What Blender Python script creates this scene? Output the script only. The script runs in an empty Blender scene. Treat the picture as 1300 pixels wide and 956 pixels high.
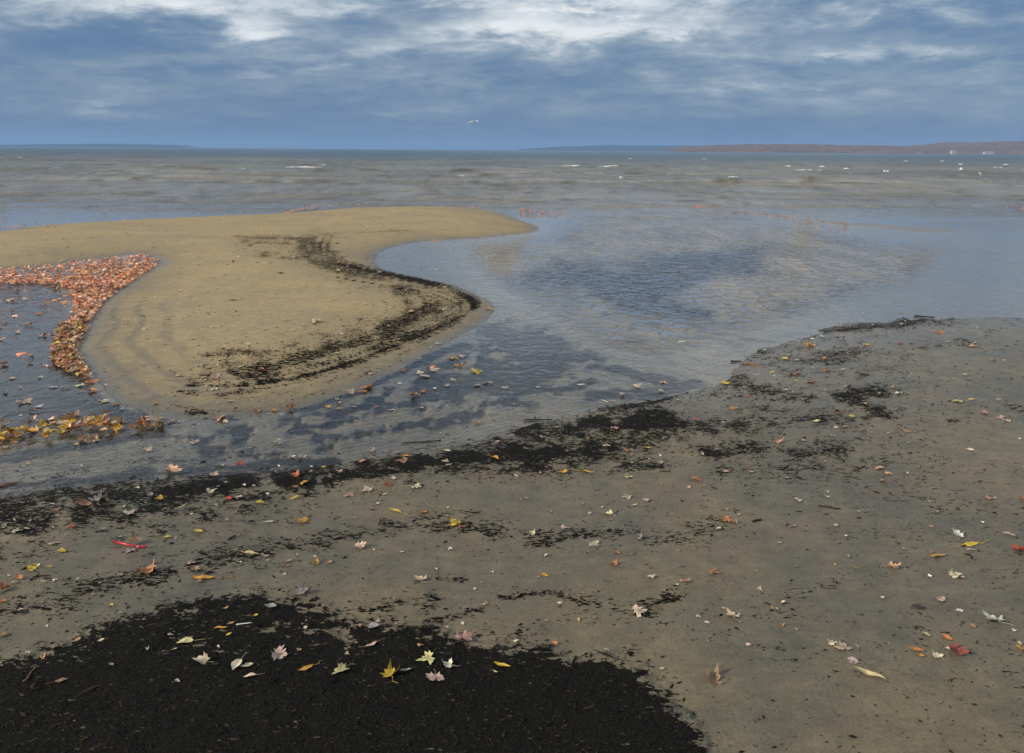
import bpy, math, random
import numpy as np
from mathutils import Matrix, Vector

random.seed(7); rng = np.random.default_rng(11)
sc = bpy.context.scene
C = sc.collection
R = math.radians

# ------------------------------------------------------------------ camera
F, CX, CY = 975.0, 650.0, 433.0            # focal length and optical centre in photo pixels
CAM_H = 1.70
PITCH = math.atan((433 - 190.5) / F); ROLL = 5.0 / 650
_f = np.array([0, math.cos(PITCH), -math.sin(PITCH)])
_u0 = np.array([0, math.sin(PITCH), math.cos(PITCH)]); _r0 = np.array([1.0, 0, 0])
_r = math.cos(ROLL) * _r0 + math.sin(ROLL) * _u0
_u = -math.sin(ROLL) * _r0 + math.cos(ROLL) * _u0
cam_d = bpy.data.cameras.new('camera'); cam = bpy.data.objects.new('camera', cam_d); C.objects.link(cam)
cam_d.sensor_fit = 'HORIZONTAL'; cam_d.sensor_width = 36; cam_d.lens = 36 * F / 1300
cam_d.shift_y = -(478 - CY) / 1300
cam_d.clip_start = 0.05; cam_d.clip_end = 60000
cam.matrix_world = Matrix(((_r[0], _u[0], -_f[0], 0), (_r[1], _u[1], -_f[1], 0), (_r[2], _u[2], -_f[2], CAM_H), (0, 0, 0, 1)))
sc.camera = cam

def ray_dir(px, py): return (px - CX) / F * _r - (py - CY) / F * _u + _f

# ------------------------------------------------------------------ sun, sky, exposure
SUN_EL, SUN_AZ = 27.0, 252.0               # compass degrees clockwise from +Y: low, from the left and a little behind
def nodes_of(nt):
    nt.nodes.clear()
    def N(t, **kw):
        n = nt.nodes.new(t)
        for k, v in kw.items():
            if k.startswith('i_'):
                n.inputs[int(k[2:]) if k[2:].isdigit() else k[2:].replace('_', ' ')].default_value = v
            else:
                setattr(n, k, v)
        return n
    def L(a, b, oi=0, ii=0):
        nt.links.new(a.outputs[oi], b.inputs[ii])
    return N, L
sun_d = bpy.data.lights.new('sun', 'SUN'); sun = bpy.data.objects.new('sun', sun_d); C.objects.link(sun)
sun_d.energy = 3.4; sun_d.angle = R(1.0); sun_d.color = (1.0, 0.87, 0.68)
_sd = Vector((math.sin(R(SUN_AZ)) * math.cos(R(SUN_EL)), math.cos(R(SUN_AZ)) * math.cos(R(SUN_EL)), math.sin(R(SUN_EL))))
sun.rotation_euler = _sd.to_track_quat('Z', 'Y').to_euler(); sun.location = (-20, -8, 15)
world = bpy.data.worlds.new('World'); sc.world = world; world.use_nodes = True
N, L = nodes_of(world.node_tree)
out = N('ShaderNodeOutputWorld'); bg = N('ShaderNodeBackground'); L(bg, out)
bg.inputs[1].default_value = 0.10
sky = N('ShaderNodeTexSky', sky_type='NISHITA', sun_disc=False, sun_elevation=R(SUN_EL), sun_rotation=R(SUN_AZ))
tc = N('ShaderNodeTexCoord'); sep = N('ShaderNodeSeparateXYZ'); L(tc, sep)
def M(op, a, b=None, c=None, clamp=False):
    n = N('ShaderNodeMath', operation=op, use_clamp=clamp)
    for i, v in enumerate((a, b, c)):
        if v is None: continue
        if isinstance(v, (int, float)): n.inputs[i].default_value = v
        else: world.node_tree.links.new(v.outputs[0], n.inputs[i])
    return n
class O:                                    # one named output of a node
    def __init__(s, sock): s.outputs = [sock]
zx = O(sep.outputs[2]); zc = M('MAXIMUM', zx, 0.0)
den = M('ADD', zc, 0.16)
px_ = M('DIVIDE', O(sep.outputs[0]), den); py_ = M('DIVIDE', O(sep.outputs[1]), den)
comb = N('ShaderNodeCombineXYZ'); L(px_, comb, 0, 0); L(py_, comb, 0, 1)
def wnoise(scale, detail, rough, dist, off):
    mp = N('ShaderNodeMapping'); mp.inputs[1].default_value = off; L(comb, mp)
    n = N('ShaderNodeTexNoise'); n.inputs['Scale'].default_value = scale; n.inputs['Detail'].default_value = detail
    n.inputs['Roughness'].default_value = rough; n.inputs['Distortion'].default_value = dist
    L(mp, n); return n
n1 = wnoise(0.95, 8, 0.56, 0.2, (3.1, 1.7, 0)); n2 = wnoise(3.1, 8, 0.62, 0.3, (8.3, 2.2, 3))
n3 = wnoise(7.5, 6, 0.6, 0.2, (1.3, 7.2, 5))
mixn = M('ADD', M('MULTIPLY_ADD', n2, 0.40, M('MULTIPLY', n1, 0.45)), M('MULTIPLY', n3, 0.15))
el = M('POWER', M('MULTIPLY', zc, 4.2, clamp=True), 0.75)       # 0 at the horizon, 1 from about 14 degrees up
ramp = N('ShaderNodeValToRGB'); cr = ramp.color_ramp
# cloud brightness: more and brighter gaps with height, a leaden blue bank low down
bright = M('ADD', M('MULTIPLY', M('SUBTRACT', mixn, 0.5), M('MULTIPLY_ADD', el, 3.9, 0.60)), M('MULTIPLY_ADD', el, 0.70, -0.02))
# cloud banks and gaps that the picture shows, placed by direction: azimuth and height tangents, sizes, weight
yq = M('MAXIMUM', O(sep.outputs[1]), 0.05)
wob_ = M('SUBTRACT', n2, 0.5); wob2 = M('SUBTRACT', n1, 0.5)
ua = M('ADD', M('DIVIDE', O(sep.outputs[0]), yq), M('MULTIPLY', wob2, 0.30)); va = M('ADD', M('DIVIDE', zx, yq), M('MULTIPLY', wob_, 0.085))
for bx_, by_, rx_, ry_, am_ in [(85, 42, 150, 20, -.36), (245, 8, 110, 14, .42), (355, 36, 60, 10, .34), (440, 28, 60, 11, -.30), (575, 10, 75, 12, -.34), (690, 34, 90, 11, .38), (760, 6, 110, 10, .30), (800, 20, 60, 6, -.26), (872, 33, 70, 8, .26),
                                (1035, 68, 75, 9, .32), (1165, 62, 55, 9, .34), (1150, 26, 190, 18, -.24), (500, 66, 80, 9, .14), (260, 72, 120, 8, .10), (160, 132, 34, 5, .20), (518, 145, 30, 6, .13), (330, 96, 200, 5, -.08), (760, 100, 160, 6, -.08), (980, 100, 200, 7, .10), (560, 100, 90, 6, .12)]:
    dd = ray_dir(bx_, by_); du = M('MULTIPLY', M('SUBTRACT', ua, dd[0] / dd[1]), 975.0 / rx_); dv_ = M('MULTIPLY', M('SUBTRACT', va, dd[2] / dd[1]), 975.0 / (ry_ * 1.25))
    g_ = M('POWER', 2.718, M('MULTIPLY', M('ADD', M('MULTIPLY', du, du), M('MULTIPLY', dv_, dv_)), -1.0))
    bright = M('ADD', bright, M('MULTIPLY', g_, am_))
L(bright, ramp)
cols = [(0.0, (0.070, 0.138, 0.262)), (0.18, (0.104, 0.172, 0.282)), (0.36, (0.165, 0.230, 0.320)), (0.55, (0.275, 0.335, 0.405)), (0.75, (0.47, 0.515, 0.560)), (1.0, (0.70, 0.72, 0.73))]
while len(cr.elements) < len(cols): cr.elements.new(0.5)
for e, (p, c) in zip(cr.elements, cols): e.position = p; e.color = (*c, 1)
scl = N('ShaderNodeVectorMath', operation='SCALE'); L(ramp, scl); scl.inputs['Scale'].default_value = 10.0   # background strength is 0.1
mx = N('ShaderNodeMix', data_type='RGBA'); mx.inputs[0].default_value = 0.90
world.node_tree.links.new(sky.outputs[0], mx.inputs[6]); world.node_tree.links.new(scl.outputs[0], mx.inputs[7])
world.node_tree.links.new(mx.outputs[2], bg.inputs[0])
vs = sc.view_settings
vs.view_transform = 'Standard'; vs.look = 'None'; vs.exposure = 0.33; vs.gamma = 1.0; vs.use_curve_mapping = False
sc.cycles.use_denoising = True
sc.cycles.max_bounces = 6; sc.cycles.transparent_max_bounces = 10; sc.cycles.volume_bounces = 0

# ------------------------------------------------------------------ pixels <-> ground
def ray(px, py):
    a = (np.asarray(px, float) - CX) / F; b = -(np.asarray(py, float) - CY) / F
    return a[..., None] * _r + b[..., None] * _u + _f
def to_plane(px, py, z=0.0):
    d = ray(px, py); t = (np.asarray(z) - CAM_H) / d[..., 2]
    return d[..., 0] * t, d[..., 1] * t
def to_pix(x, y, z):
    x = np.asarray(x, float); y = np.asarray(y, float); z = np.asarray(z, float) - CAM_H
    dep = y * _f[1] + z * _f[2]
    dep = np.maximum(dep, 0.35)
    a = x * _r[0] + y * _r[1] + z * _r[2]; b = x * _u[0] + y * _u[1] + z * _u[2]
    return CX + F * a / dep, CY - F * b / dep
def depth_at(x, y, z=0.0): return y * _f[1] + (z - CAM_H) * _f[2]

# ------------------------------------------------------------------ numpy noise and distances
_T = rng.random((256, 256))
def vnoise(x, y):
    xi = np.floor(x).astype(int); yi = np.floor(y).astype(int); fx = x - xi; fy = y - yi
    fx = fx * fx * (3 - 2 * fx); fy = fy * fy * (3 - 2 * fy)
    a = _T[yi & 255, xi & 255]; b = _T[yi & 255, (xi + 1) & 255]; c = _T[(yi + 1) & 255, xi & 255]; d = _T[(yi + 1) & 255, (xi + 1) & 255]
    return (a * (1 - fx) + b * fx) * (1 - fy) + (c * (1 - fx) + d * fx) * fy
def fbm(x, y, o=4, off=0.0):
    s = 0; a = 0.5; t = 0
    for k in range(o):
        s = s + a * vnoise(x * 2 ** k + 17.3 * k + off, y * 2 ** k + 9.1 * k + off * 1.7); t += a; a *= 0.55
    return s / t                            # 0..1
def sstep(a, b, v):
    t = np.clip((v - a) / (b - a), 0, 1); return t * t * (3 - 2 * t)
def d_line(x, y, pts, sx=1.0):
    best = np.full(x.shape, 1e9)
    for (x0, y0), (x1, y1) in zip(pts[:-1], pts[1:]):
        ax, ay, bx, by = x0 * sx, y0, x1 * sx, y1
        dx, dy = bx - ax, by - ay
        t = np.clip(((x * sx - ax) * dx + (y - ay) * dy) / (dx * dx + dy * dy + 1e-12), 0, 1)
        best = np.minimum(best, np.hypot(x * sx - ax - t * dx, y - ay - t * dy))
    return best
def in_poly(x, y, pts):
    ins = np.zeros(x.shape, bool); n = len(pts)
    for i in range(n):
        x0, y0 = pts[i]; x1, y1 = pts[(i + 1) % n]
        if y0 == y1: continue
        c = ((y0 > y) != (y1 > y)) & (x < (x1 - x0) * (y - y0) / (y1 - y0) + x0)
        ins ^= c
    return ins
def sdf(x, y, pts, sx=1.0):                 # positive inside
    d = d_line(x, y, list(pts) + [pts[0]], sx)
    return np.where(in_poly(x, y, pts), d, -d)
def smooth_path(pts, n=4):                  # Catmull-Rom through the points
    p = [pts[0]] + list(pts) + [pts[-1]]; o = []
    for i in range(1, len(p) - 2):
        for k in range(n):
            t = k / n; q = []
            for c in (0, 1):
                a, b, c1, d = p[i - 1][c], p[i][c], p[i + 1][c], p[i + 2][c]
                q.append(0.5 * (2 * b + (c1 - a) * t + (2 * a - 5 * b + 4 * c1 - d) * t * t + (3 * b - a - 3 * c1 + d) * t ** 3))
            o.append(tuple(q))
    o.append(tuple(pts[-1])); return o

# ------------------------------------------------------------------ shorelines (photo pixels on the water plane)
ISLE = [(-420, 306), (-150, 300), (0, 294), (31, 289), (61, 286), (101, 283), (154, 280), (215, 277), (277, 274), (338, 272), (385, 269), (450, 264), (560, 262.5),
        (610, 265), (640, 272), (672, 283), (687, 290), (672, 296), (630, 301), (580, 304), (530, 307), (500, 313), (480, 322), (478, 334), (492, 343), (535, 354), (572, 361),
        (597, 370), (619, 381), (628, 391), (620, 405), (601, 417), (570, 434), (538, 452), (507, 470), (475, 484), (453, 495), (413, 508), (375, 520), (338, 526), (292, 531), (246, 533),
        (215, 530), (185, 523), (154, 511), (135, 498), (120, 480), (106, 456), (101, 443), (105, 428), (114, 409), (132, 385), (154, 366), (178, 351), (197, 339), (203, 331),
        (185, 325), (172, 322), (148, 327), (123, 330), (77, 336), (31, 341), (0, 343), (-150, 352), (-420, 370)]
BEACH = [(-900, 720), (-400, 672), (-150, 652), (0, 634), (60, 624), (150, 613), (230, 603), (330, 597), (400, 592), (480, 582), (560, 571), (620, 558), (660, 545), (700, 535),
         (760, 518), (830, 508), (880, 497), (915, 484), (925, 470), (945, 455), (960, 444), (990, 435), (1040, 425), (1090, 414), (1150, 407), (1220, 403), (1300, 405), (1500, 408), (1900, 415)]
BAR = [(800, 259), (880, 262), (940, 268), (1000, 274), (1060, 282), (1120, 287), (1180, 292)]
def wpts(pts):
    a = np.array(pts, float); x, y = to_plane(a[:, 0], a[:, 1]); return list(zip(x, y))
W_ISLE = wpts(smooth_path(ISLE + [ISLE[0]], 3)[:-1])
_wb = wpts(smooth_path(BEACH, 3))
W_BEACH = [(-30, _wb[0][1])] + _wb + [(60, _wb[-1][1] + 2), (60, -12), (-30, -12)]
W_BAR = wpts(smooth_path(BAR, 2)); W_BAR2 = wpts([(655, 269), (685, 270), (718, 272)])

# raster maps in photo pixels, looked up for any ground point
GX0, GX1, GY0, GY1, GS = -700, 2000, 200, 1500, 2.0
gx, gy = np.meshgrid(np.arange(GX0, GX1, GS), np.arange(GY0, GY1, GS))
nz_a = fbm(gx / 26, gy / 9, 4); nz_b = fbm(gx / 9, gy / 5, 3, 5.0); nz_c = fbm(gx / 60, gy / 26, 3, 9.0)
def lookup(m, px, py):
    fx = np.clip((px - GX0) / GS, 0, m.shape[1] - 1.01); fy = np.clip((py - GY0) / GS, 0, m.shape[0] - 1.01)
    xi = fx.astype(int); yi = fy.astype(int); fx = fx - xi; fy = fy - yi
    return (m[yi, xi] * (1 - fx) + m[yi, xi + 1] * fx) * (1 - fy) + (m[yi + 1, xi] * (1 - fx) + m[yi + 1, xi + 1] * fx) * fy
debris = np.zeros(gx.shape); mud = np.zeros(gx.shape)
def band(m, pts, w, s, fray=0.9, smooth=True):
    p = smooth_path(pts, 3) if smooth and len(pts) > 2 else pts
    x0 = min(q[0] for q in p) - 13 * w - 8; x1 = max(q[0] for q in p) + 13 * w + 8
    y0 = min(q[1] for q in p) - 6 * w - 6; y1 = max(q[1] for q in p) + 6 * w + 6
    i0, i1 = max(0, int((y0 - GY0) / GS)), max(0, int((y1 - GY0) / GS) + 1); j0, j1 = max(0, int((x0 - GX0) / GS)), max(0, int((x1 - GX0) / GS) + 1)
    if i1 <= i0 or j1 <= j0: return
    X = gx[i0:i1, j0:j1]; Y = gy[i0:i1, j0:j1]
    d = d_line(X, Y, p, 0.4) / w
    q = d + fray * (nz_a[i0:i1, j0:j1] - 0.5) * 2.2 + 0.8 * fray * (nz_b[i0:i1, j0:j1] - 0.5)
    v = s * (0.72 * sstep(1.25, -0.1, q) + 0.30 * sstep(2.6, 0.6, q) + 0.16 * sstep(5.0, 1.0, d)) if m is debris else s * sstep(1.35, .25, q)
    m[i0:i1, j0:j1] = np.maximum(m[i0:i1, j0:j1], v)
BANDS = [  # strand lines of black plant debris: points, half height, strength
 # sand island and spit
 ([(398, 298), (386, 310), (384, 319), (394, 329), (420, 340), (455, 349), (490, 356), (508, 366), (515, 380), (524, 394)], 4.5, .8),
 ([(552, 391), (520, 405), (480, 422), (440, 438), (400, 449), (350, 461), (290, 471)], 8, .95),
 ([(430, 336), (490, 349), (540, 359), (575, 369), (600, 384), (592, 397), (555, 416), (500, 439), (430, 465), (370, 480), (300, 489), (242, 489)], 2.2, .95),
 ([(540, 365), (572, 375), (586, 386), (575, 398), (540, 414), (490, 434), (425, 456), (360, 472), (300, 481)], 1.6, .8),
 ([(420, 342), (470, 353), (520, 366), (560, 376), (577, 387), (560, 400)], 1.5, .6), ([(404, 322), (440, 340), (500, 352)], 3, .6),
 ([(480, 342), (505, 347), (540, 355), (585, 366)], 1.6, .7), ([(225, 497), (270, 504), (330, 504), (400, 489), (460, 469), (540, 436)], 1.0, .7),
 ([(212, 513), (260, 521), (320, 520), (380, 505), (430, 488), (500, 459)], 1.0, .65), ([(262, 452), (300, 447), (340, 447), (378, 436)], 3.5, .8),
 ([(308, 309), (340, 311), (376, 314)], 8, .5), ([(310, 322), (350, 324), (390, 330)], 4, .5), ([(255, 302), (275, 302), (300, 303)], 1.6, .5),
 ([(400, 298), (450, 295), (500, 293), (560, 293)], 2.0, .5), ([(218, 470), (240, 482), (282, 482), (330, 478)], 2.2, .6), ([(230, 495), (280, 500), (330, 497)], 2, .7),
 ([(455, 404), (470, 410), (440, 420)], 3, .5), ([(375, 432), (395, 424), (420, 425)], 3, .5), ([(480, 328), (508, 326), (520, 330)], 2.5, .6),
 ([(246, 524), (262, 525)], 3, .8), ([(290, 383), (330, 384), (360, 382)], 1, .25), ([(205, 440), (245, 448)], 1.5, .35),
 ([(300, 476), (360, 466), (430, 446), (500, 424), (560, 402)], 2.0, .8), ([(250, 497), (320, 495), (400, 480), (480, 452), (560, 421), (606, 390), (600, 379), (570, 364), (520, 354)], 1.3, .75),
 ([(240, 482), (310, 485), (380, 472)], 1.4, .8), ([(330, 300), (372, 303), (390, 300)], 3, .5), ([(440, 300), (410, 306), (402, 316), (425, 331)], 2.5, .6), ([(500, 362), (530, 372), (540, 384), (545, 392)], 3, .6), ([(480, 410), (450, 420), (420, 428)], 3, .5),
 # main wrack line on the near shore
 ([(-500, 735), (-200, 690), (0, 652), (60, 642), (150, 630), (230, 617), (300, 609)], 20, 1), ([(230, 622), (320, 611), (420, 602), (500, 592), (560, 584)], 14, 1),
 ([(520, 587), (600, 578), (660, 572)], 13, .95), ([(650, 583), (720, 575), (790, 562)], 13, .95), ([(690, 548), (760, 543), (835, 535)], 14, .95),
 ([(760, 518), (830, 508), (875, 498)], 8, .8), ([(90, 672), (160, 664), (230, 652), (310, 640)], 7, .6), ([(0, 690), (60, 690), (110, 690)], 6, .35),
 ([(620, 600), (680, 600), (760, 598)], 5, .4), ([(795, 590), (838, 592)], 5, .8), ([(800, 560), (860, 552), (890, 548)], 5, .45),
 # patches along the right part of the shore
 ([(962, 444), (1012, 441)], 4, .95), ([(1000, 428), (1060, 420), (1140, 412), (1200, 404)], 3.5, .9), ([(975, 456), (1040, 455), (1078, 446)], 7, .75), ([(1160, 402), (1210, 403)], 1.6, 1),
 ([(930, 490), (980, 500), (1010, 506)], 7, .85), ([(950, 518), (995, 522)], 4, .7), ([(905, 541), (965, 538)], 5.5, .95), ([(1010, 531), (1062, 527)], 5, .9),
 ([(1066, 499), (1118, 496)], 4.5, 1), ([(1070, 507), (1098, 515), (1120, 524)], 4, 1), ([(1038, 531), (1076, 536)], 6, .8), ([(900, 575), (932, 570)], 6, 1),
 ([(938, 564), (962, 573)], 5, .95), ([(1000, 575), (1062, 568)], 5, .9), ([(1000, 590), (1062, 596)], 8, .65), ([(928, 598), (1010, 604)], 6, .6), ([(860, 560), (900, 566)], 6, .35),
 ([(1120, 450), (1182, 457)], 5, .5), ([(1150, 442), (1225, 436)], 3.5, .6), ([(1150, 490), (1175, 520), (1160, 560), (1180, 600), (1200, 630)], 16, .33),
 ([(1195, 575), (1230, 600), (1250, 633)], 1.8, .5), ([(1140, 620), (1200, 638)], 8, .5), ([(1090, 680), (1150, 668)], 10, .32), ([(1232, 655), (1262, 640)], 5, .4),
 ([(1200, 535), (1212, 535)], 2, .9), ([(1290, 520), (1310, 521)], 3, .9), ([(1255, 399), (1290, 397)], 1.6, .8), ([(1214, 390), (1222, 390)], 1.2, .8), ([(1090, 540), (1180, 545)], 14, .25),
 # fainter lines on the near sand
 ([(-200, 800), (0, 776), (50, 771), (90, 755), (130, 742), (185, 737), (240, 716), (300, 708), (345, 695)], 7, .8), ([(60, 735), (100, 738), (130, 730)], 3, .6),
 ([(325, 697), (400, 690), (450, 676), (505, 668)], 5, .75), ([(540, 669), (582, 661)], 6, .75), ([(600, 668), (650, 680), (700, 684), (748, 677)], 5, .85), ([(778, 678), (860, 683), (905, 668)], 7, .6),
 ([(640, 757), (700, 755), (760, 768), (800, 775), (818, 777)], 3, .75), ([(828, 768), (852, 757)], 3, .95), ([(718, 780), (746, 776)], 1.4, .9), ([(960, 772), (1000, 784), (1040, 785)], 4, .5),
 ([(1008, 762), (1050, 745)], 6, .45), ([(470, 774), (540, 766)], 5, .85), ([(555, 790), (605, 775)], 3, .8), ([(555, 734), (585, 735)], 1.4, .8), ([(660, 806), (684, 802)], 3, .7),
 ([(800, 828), (822, 824)], 2.5, .95), ([(750, 800), (800, 798), (860, 796)], 6, .25), ([(880, 812), (905, 815)], 2, .6), ([(1270, 850), (1300, 858)], 4, .5), ([(985, 838), (1010, 836)], 2, .7)]
for p, w, s in BANDS:
    cxm = sum(q[0] for q in p) / len(p); cym = sum(q[1] for q in p) / len(p)
    if cym < 540 and cxm < 640: band(debris, p, w * (1.25 if w > 3 else .9), s * (.66 if w > 3 else .8), 1.1)                          # island
    elif cym > 660 or (cym > 640 and cxm < 400): band(debris, p, w * 1.9, s * .66, 1.25)   # faint lines on the near sand
    elif cxm > 850: band(debris, p, w * 1.8, s * .66, 1.35)                            # clumps where the beach narrows
    else: band(debris, p, w * 1.15, s * .86, 1.2)
_ring = [(430, 337), (490, 349), (540, 358), (575, 368), (601, 384), (592, 398), (555, 417), (500, 440), (430, 466), (370, 481), (300, 490), (242, 489)]
for k in range(7):                          # fine tide lines round the island
    f = 0.68 + 0.068 * k; o_ = (k * 37) % 5 - 2
    band(debris, [(400 + (x - 400) * (0.86 + .030 * k), 415 + (y - 415) * f + .3 * o_) for x, y in _ring], (.8, 1.3, .7, 1.1)[k % 4], (.62 + .1 * ((k * 7) % 3)) * (1 if k > 1 else .6), .6)
for k in range(5): band(debris, [(300 + 8 * k, 300 + 6 * k), (350, 303 + 6 * k), (400 + 10 * k, 302 + 6 * k)], 1.6, .55, 1.2)
for k in range(4): band(debris, [(392 + 10 * k, 300), (388 + 9 * k, 316), (404 + 10 * k, 328), (440 + 12 * k, 340 + k), (500, 350)], 1.2, .6, .8)
_sc = sstep(-20, 30, sdf(gx, gy, [(860, 500), (960, 440), (1100, 412), (1300, 402), (1300, 430), (1180, 450), (1200, 560), (1120, 620), (960, 625), (860, 600)], .6))
debris = np.maximum(debris, _sc * (0.18 + 0.42 * sstep(.5, .75, nz_a)) * .8)
_sc2 = sstep(-14, 16, sdf(gx, gy, [(560, 560), (700, 530), (860, 505), (880, 560), (860, 600), (640, 612), (540, 606)], .6))
debris = np.maximum(debris, _sc2 * (0.22 + 0.45 * sstep(.45, .7, nz_a)))
PATCH = [(-700, 900), (-200, 858), (0, 842), (45, 832), (75, 822), (105, 803), (125, 790), (165, 778), (200, 768), (240, 758), (320, 752), (390, 758), (420, 768), (440, 785), (490, 792),
         (545, 787), (565, 797), (600, 815), (650, 822), (690, 818), (725, 840), (760, 835), (790, 842), (820, 858), (845, 878), (900, 950), (960, 1100), (980, 1500), (-700, 1500)]
_i0 = int((730 - GY0) / GS)
_d = sdf(gx[_i0:], gy[_i0:], PATCH, 0.6)
patch = np.zeros(gx.shape)
patch[_i0:] = (0.62 + .13 * sstep(790, 850, gy[_i0:])) * sstep(-5, 12, _d + 30 * (nz_a[_i0:] - 0.5) + 22 * (nz_b[_i0:] - 0.5)) + 0.30 * sstep(-26, 8, _d + 40 * (nz_a[_i0:] - 0.5))
_hole = sstep(0.60, 0.72, nz_a) * sstep(860, 770, gy) * 0.8
debris = np.maximum(debris, patch * (1 - _hole))
# dark silt lying under water
POOL = [(-700, 365), (0, 352), (70, 356), (90, 380), (95, 410), (88, 445), (104, 480), (135, 505), (190, 530), (200, 538), (100, 545), (0, 566), (-700, 620)]
mud = np.maximum(mud, 0.97 * sstep(-6, 10, sdf(gx, gy, POOL, 0.5) + 6 * (nz_c - .5)))
CHAN = [(180, 535), (250, 540), (340, 532), (420, 515), (520, 475), (600, 440), (640, 420), (720, 430), (775, 450), (770, 485), (690, 520), (560, 548), (420, 575), (330, 592), (240, 580)]
_inside = sstep(-10, 14, sdf(gx, gy, CHAN, 0.5))
mud = np.maximum(mud, _inside * 0.95 * sstep(0.46, 0.62, fbm((gx + gy) / 24, gy / 7, 4, 31.0) + 0.10 * sstep(560, 470, gy)))
for p, w, s in [([(588, 440), (555, 449), (520, 466), (480, 484), (440, 501), (400, 513), (368, 523)], 5.5, .98), ([(178, 525), (215, 534), (252, 532), (300, 532)], 2.5, .9),
                ([(-300, 615), (0, 582), (60, 573), (120, 562), (200, 550)], 9, .75), ([(0, 618), (80, 612), (200, 600), (330, 590), (420, 585)], 7, .7), ([(640, 420), (690, 440), (700, 465), (640, 480), (560, 495)], 20, .72),
                ([(780, 470), (830, 480), (860, 492)], 9, .8), ([(760, 500), (820, 500), (880, 490)], 9, .75), ([(935, 435), (990, 430)], 8, .5)]:
    band(mud, p, w, s, 0.6)
BLUE = [(640, 350), (700, 326), (760, 318), (830, 322), (900, 312), (985, 305), (960, 345), (880, 378), (900, 395), (860, 415), (800, 432), (770, 410), (730, 385), (680, 368)]
mud = np.maximum(mud, 0.85 * sstep(-14, 22, sdf(gx, gy, BLUE, 0.6) + 55 * (nz_c - 0.5)))

# ------------------------------------------------------------------ the lie of the land
SX0, SX1, SY0, SY1 = -700, 2000, 205, 790
_sx, _sy = np.meshgrid(np.arange(SX0, SX1, 5.0), np.concatenate([np.arange(SY0, 300, 1.0), np.arange(300, SY1, 3.0)]))
_wx, _wy = to_plane(_sx, _sy)
_rows = _sy[:, 0]; S_ISLE = sdf(_wx, _wy, W_ISLE); S_BEACH = sdf(_wx, _wy, W_BEACH)
def shore(x, y):
    px, py = to_pix(x, y, np.zeros_like(x))
    fx = np.clip((px - SX0) / 5.0, 0, _sx.shape[1] - 1.01); pc = np.clip(py, SY0, SY1 - 6)
    fy = np.clip(np.where(pc < 300, pc - SY0, (300 - SY0) + (pc - 300) / 3.0), 0, len(_rows) - 1.01)
    xi = fx.astype(int); yi = fy.astype(int); fx = fx - xi; fy = fy - yi; o = []
    for m in (S_ISLE, S_BEACH):
        o.append((m[yi, xi] * (1 - fx) + m[yi, xi + 1] * fx) * (1 - fy) + (m[yi + 1, xi] * (1 - fx) + m[yi + 1, xi + 1] * fx) * fy)
    return o[0], o[1] + np.where(py > SY1 - 6, 2.55 - np.minimum(y, 2.55), 0)
def land(x, y):
    """height above still water, distance inside the island, distance inside the beach"""
    wob = 0.10 * (fbm(x * 1.7, y * 1.7, 3, 2.0) - 0.5) + 0.035 * (fbm(x * 9, y * 9, 2, 4.0) - 0.5)
    si, sb = shore(x, y); si = si + wob * np.clip(y / 9, 0.4, 2); sb = sb + wob * (1.6 + 3.0 * sstep(1.5, 4.5, x))
    hi = 0.035 * (1 - np.exp(-np.maximum(si, 0) / 0.22)) + 0.075 * sstep(0.1, 1.6, si)
    hb = 0.012 * (1 - np.exp(-np.maximum(sb, 0) / 0.12)) + 0.030 * np.clip(sb, 0, 3.2) ** 1.0
    bar = 0.022 * np.exp(-(np.minimum(d_line(x, y, W_BAR), d_line(x, y, W_BAR2)) / 0.5) ** 2)
    out_ = np.minimum(-si, -sb)             # distance out from the nearest shore
    px, py = to_pix(x, y, np.zeros_like(x))
    lag = lookup(LAG, px, py)
    dep = (0.012 + 0.05 * lag) * (1 - np.exp(-np.maximum(out_, 0) / 0.25)) + 0.9 * sstep(26, 140, y) + 0.10 * sstep(17, 30, y)
    z = np.where(si > 0, hi, np.where(sb > 0, hb, -dep + bar * 1.9))
    rough = 0.006 * (fbm(x * 3.1, y * 3.1, 3, 6.0) - 0.5) + 0.0022 * (fbm(x * 17, y * 17, 2, 8.0) - 0.5)
    z = z + np.where((si > 0) | (sb > 0), rough * sstep(0, 0.3, np.maximum(si, sb)), rough * 0.4)
    z = z + np.where(sb > 0, 0.014 * np.clip(lookup(debris, *to_pix(x, y, np.full_like(x, .05))) - .3, 0, .7) * (0.3 + 1.4 * fbm(x * 14, y * 14, 3, 50.)), 0)
    return z, si, sb
LAG = np.maximum(mud, sstep(-30, 60, sdf(gx, gy, [(640, 310), (760, 285), (960, 275), (1120, 310), (1060, 360), (900, 410), (800, 420), (690, 370)], 0.6)))
def ground_at(px, py):
    z = 0.0
    for _ in range(4):
        x, y = to_plane(np.array([px]), np.array([py]), z)
        z = float(land(x, y)[0][0])
        if z < 0: z = 0.0
    return float(x[0]), float(y[0]), z

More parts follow.
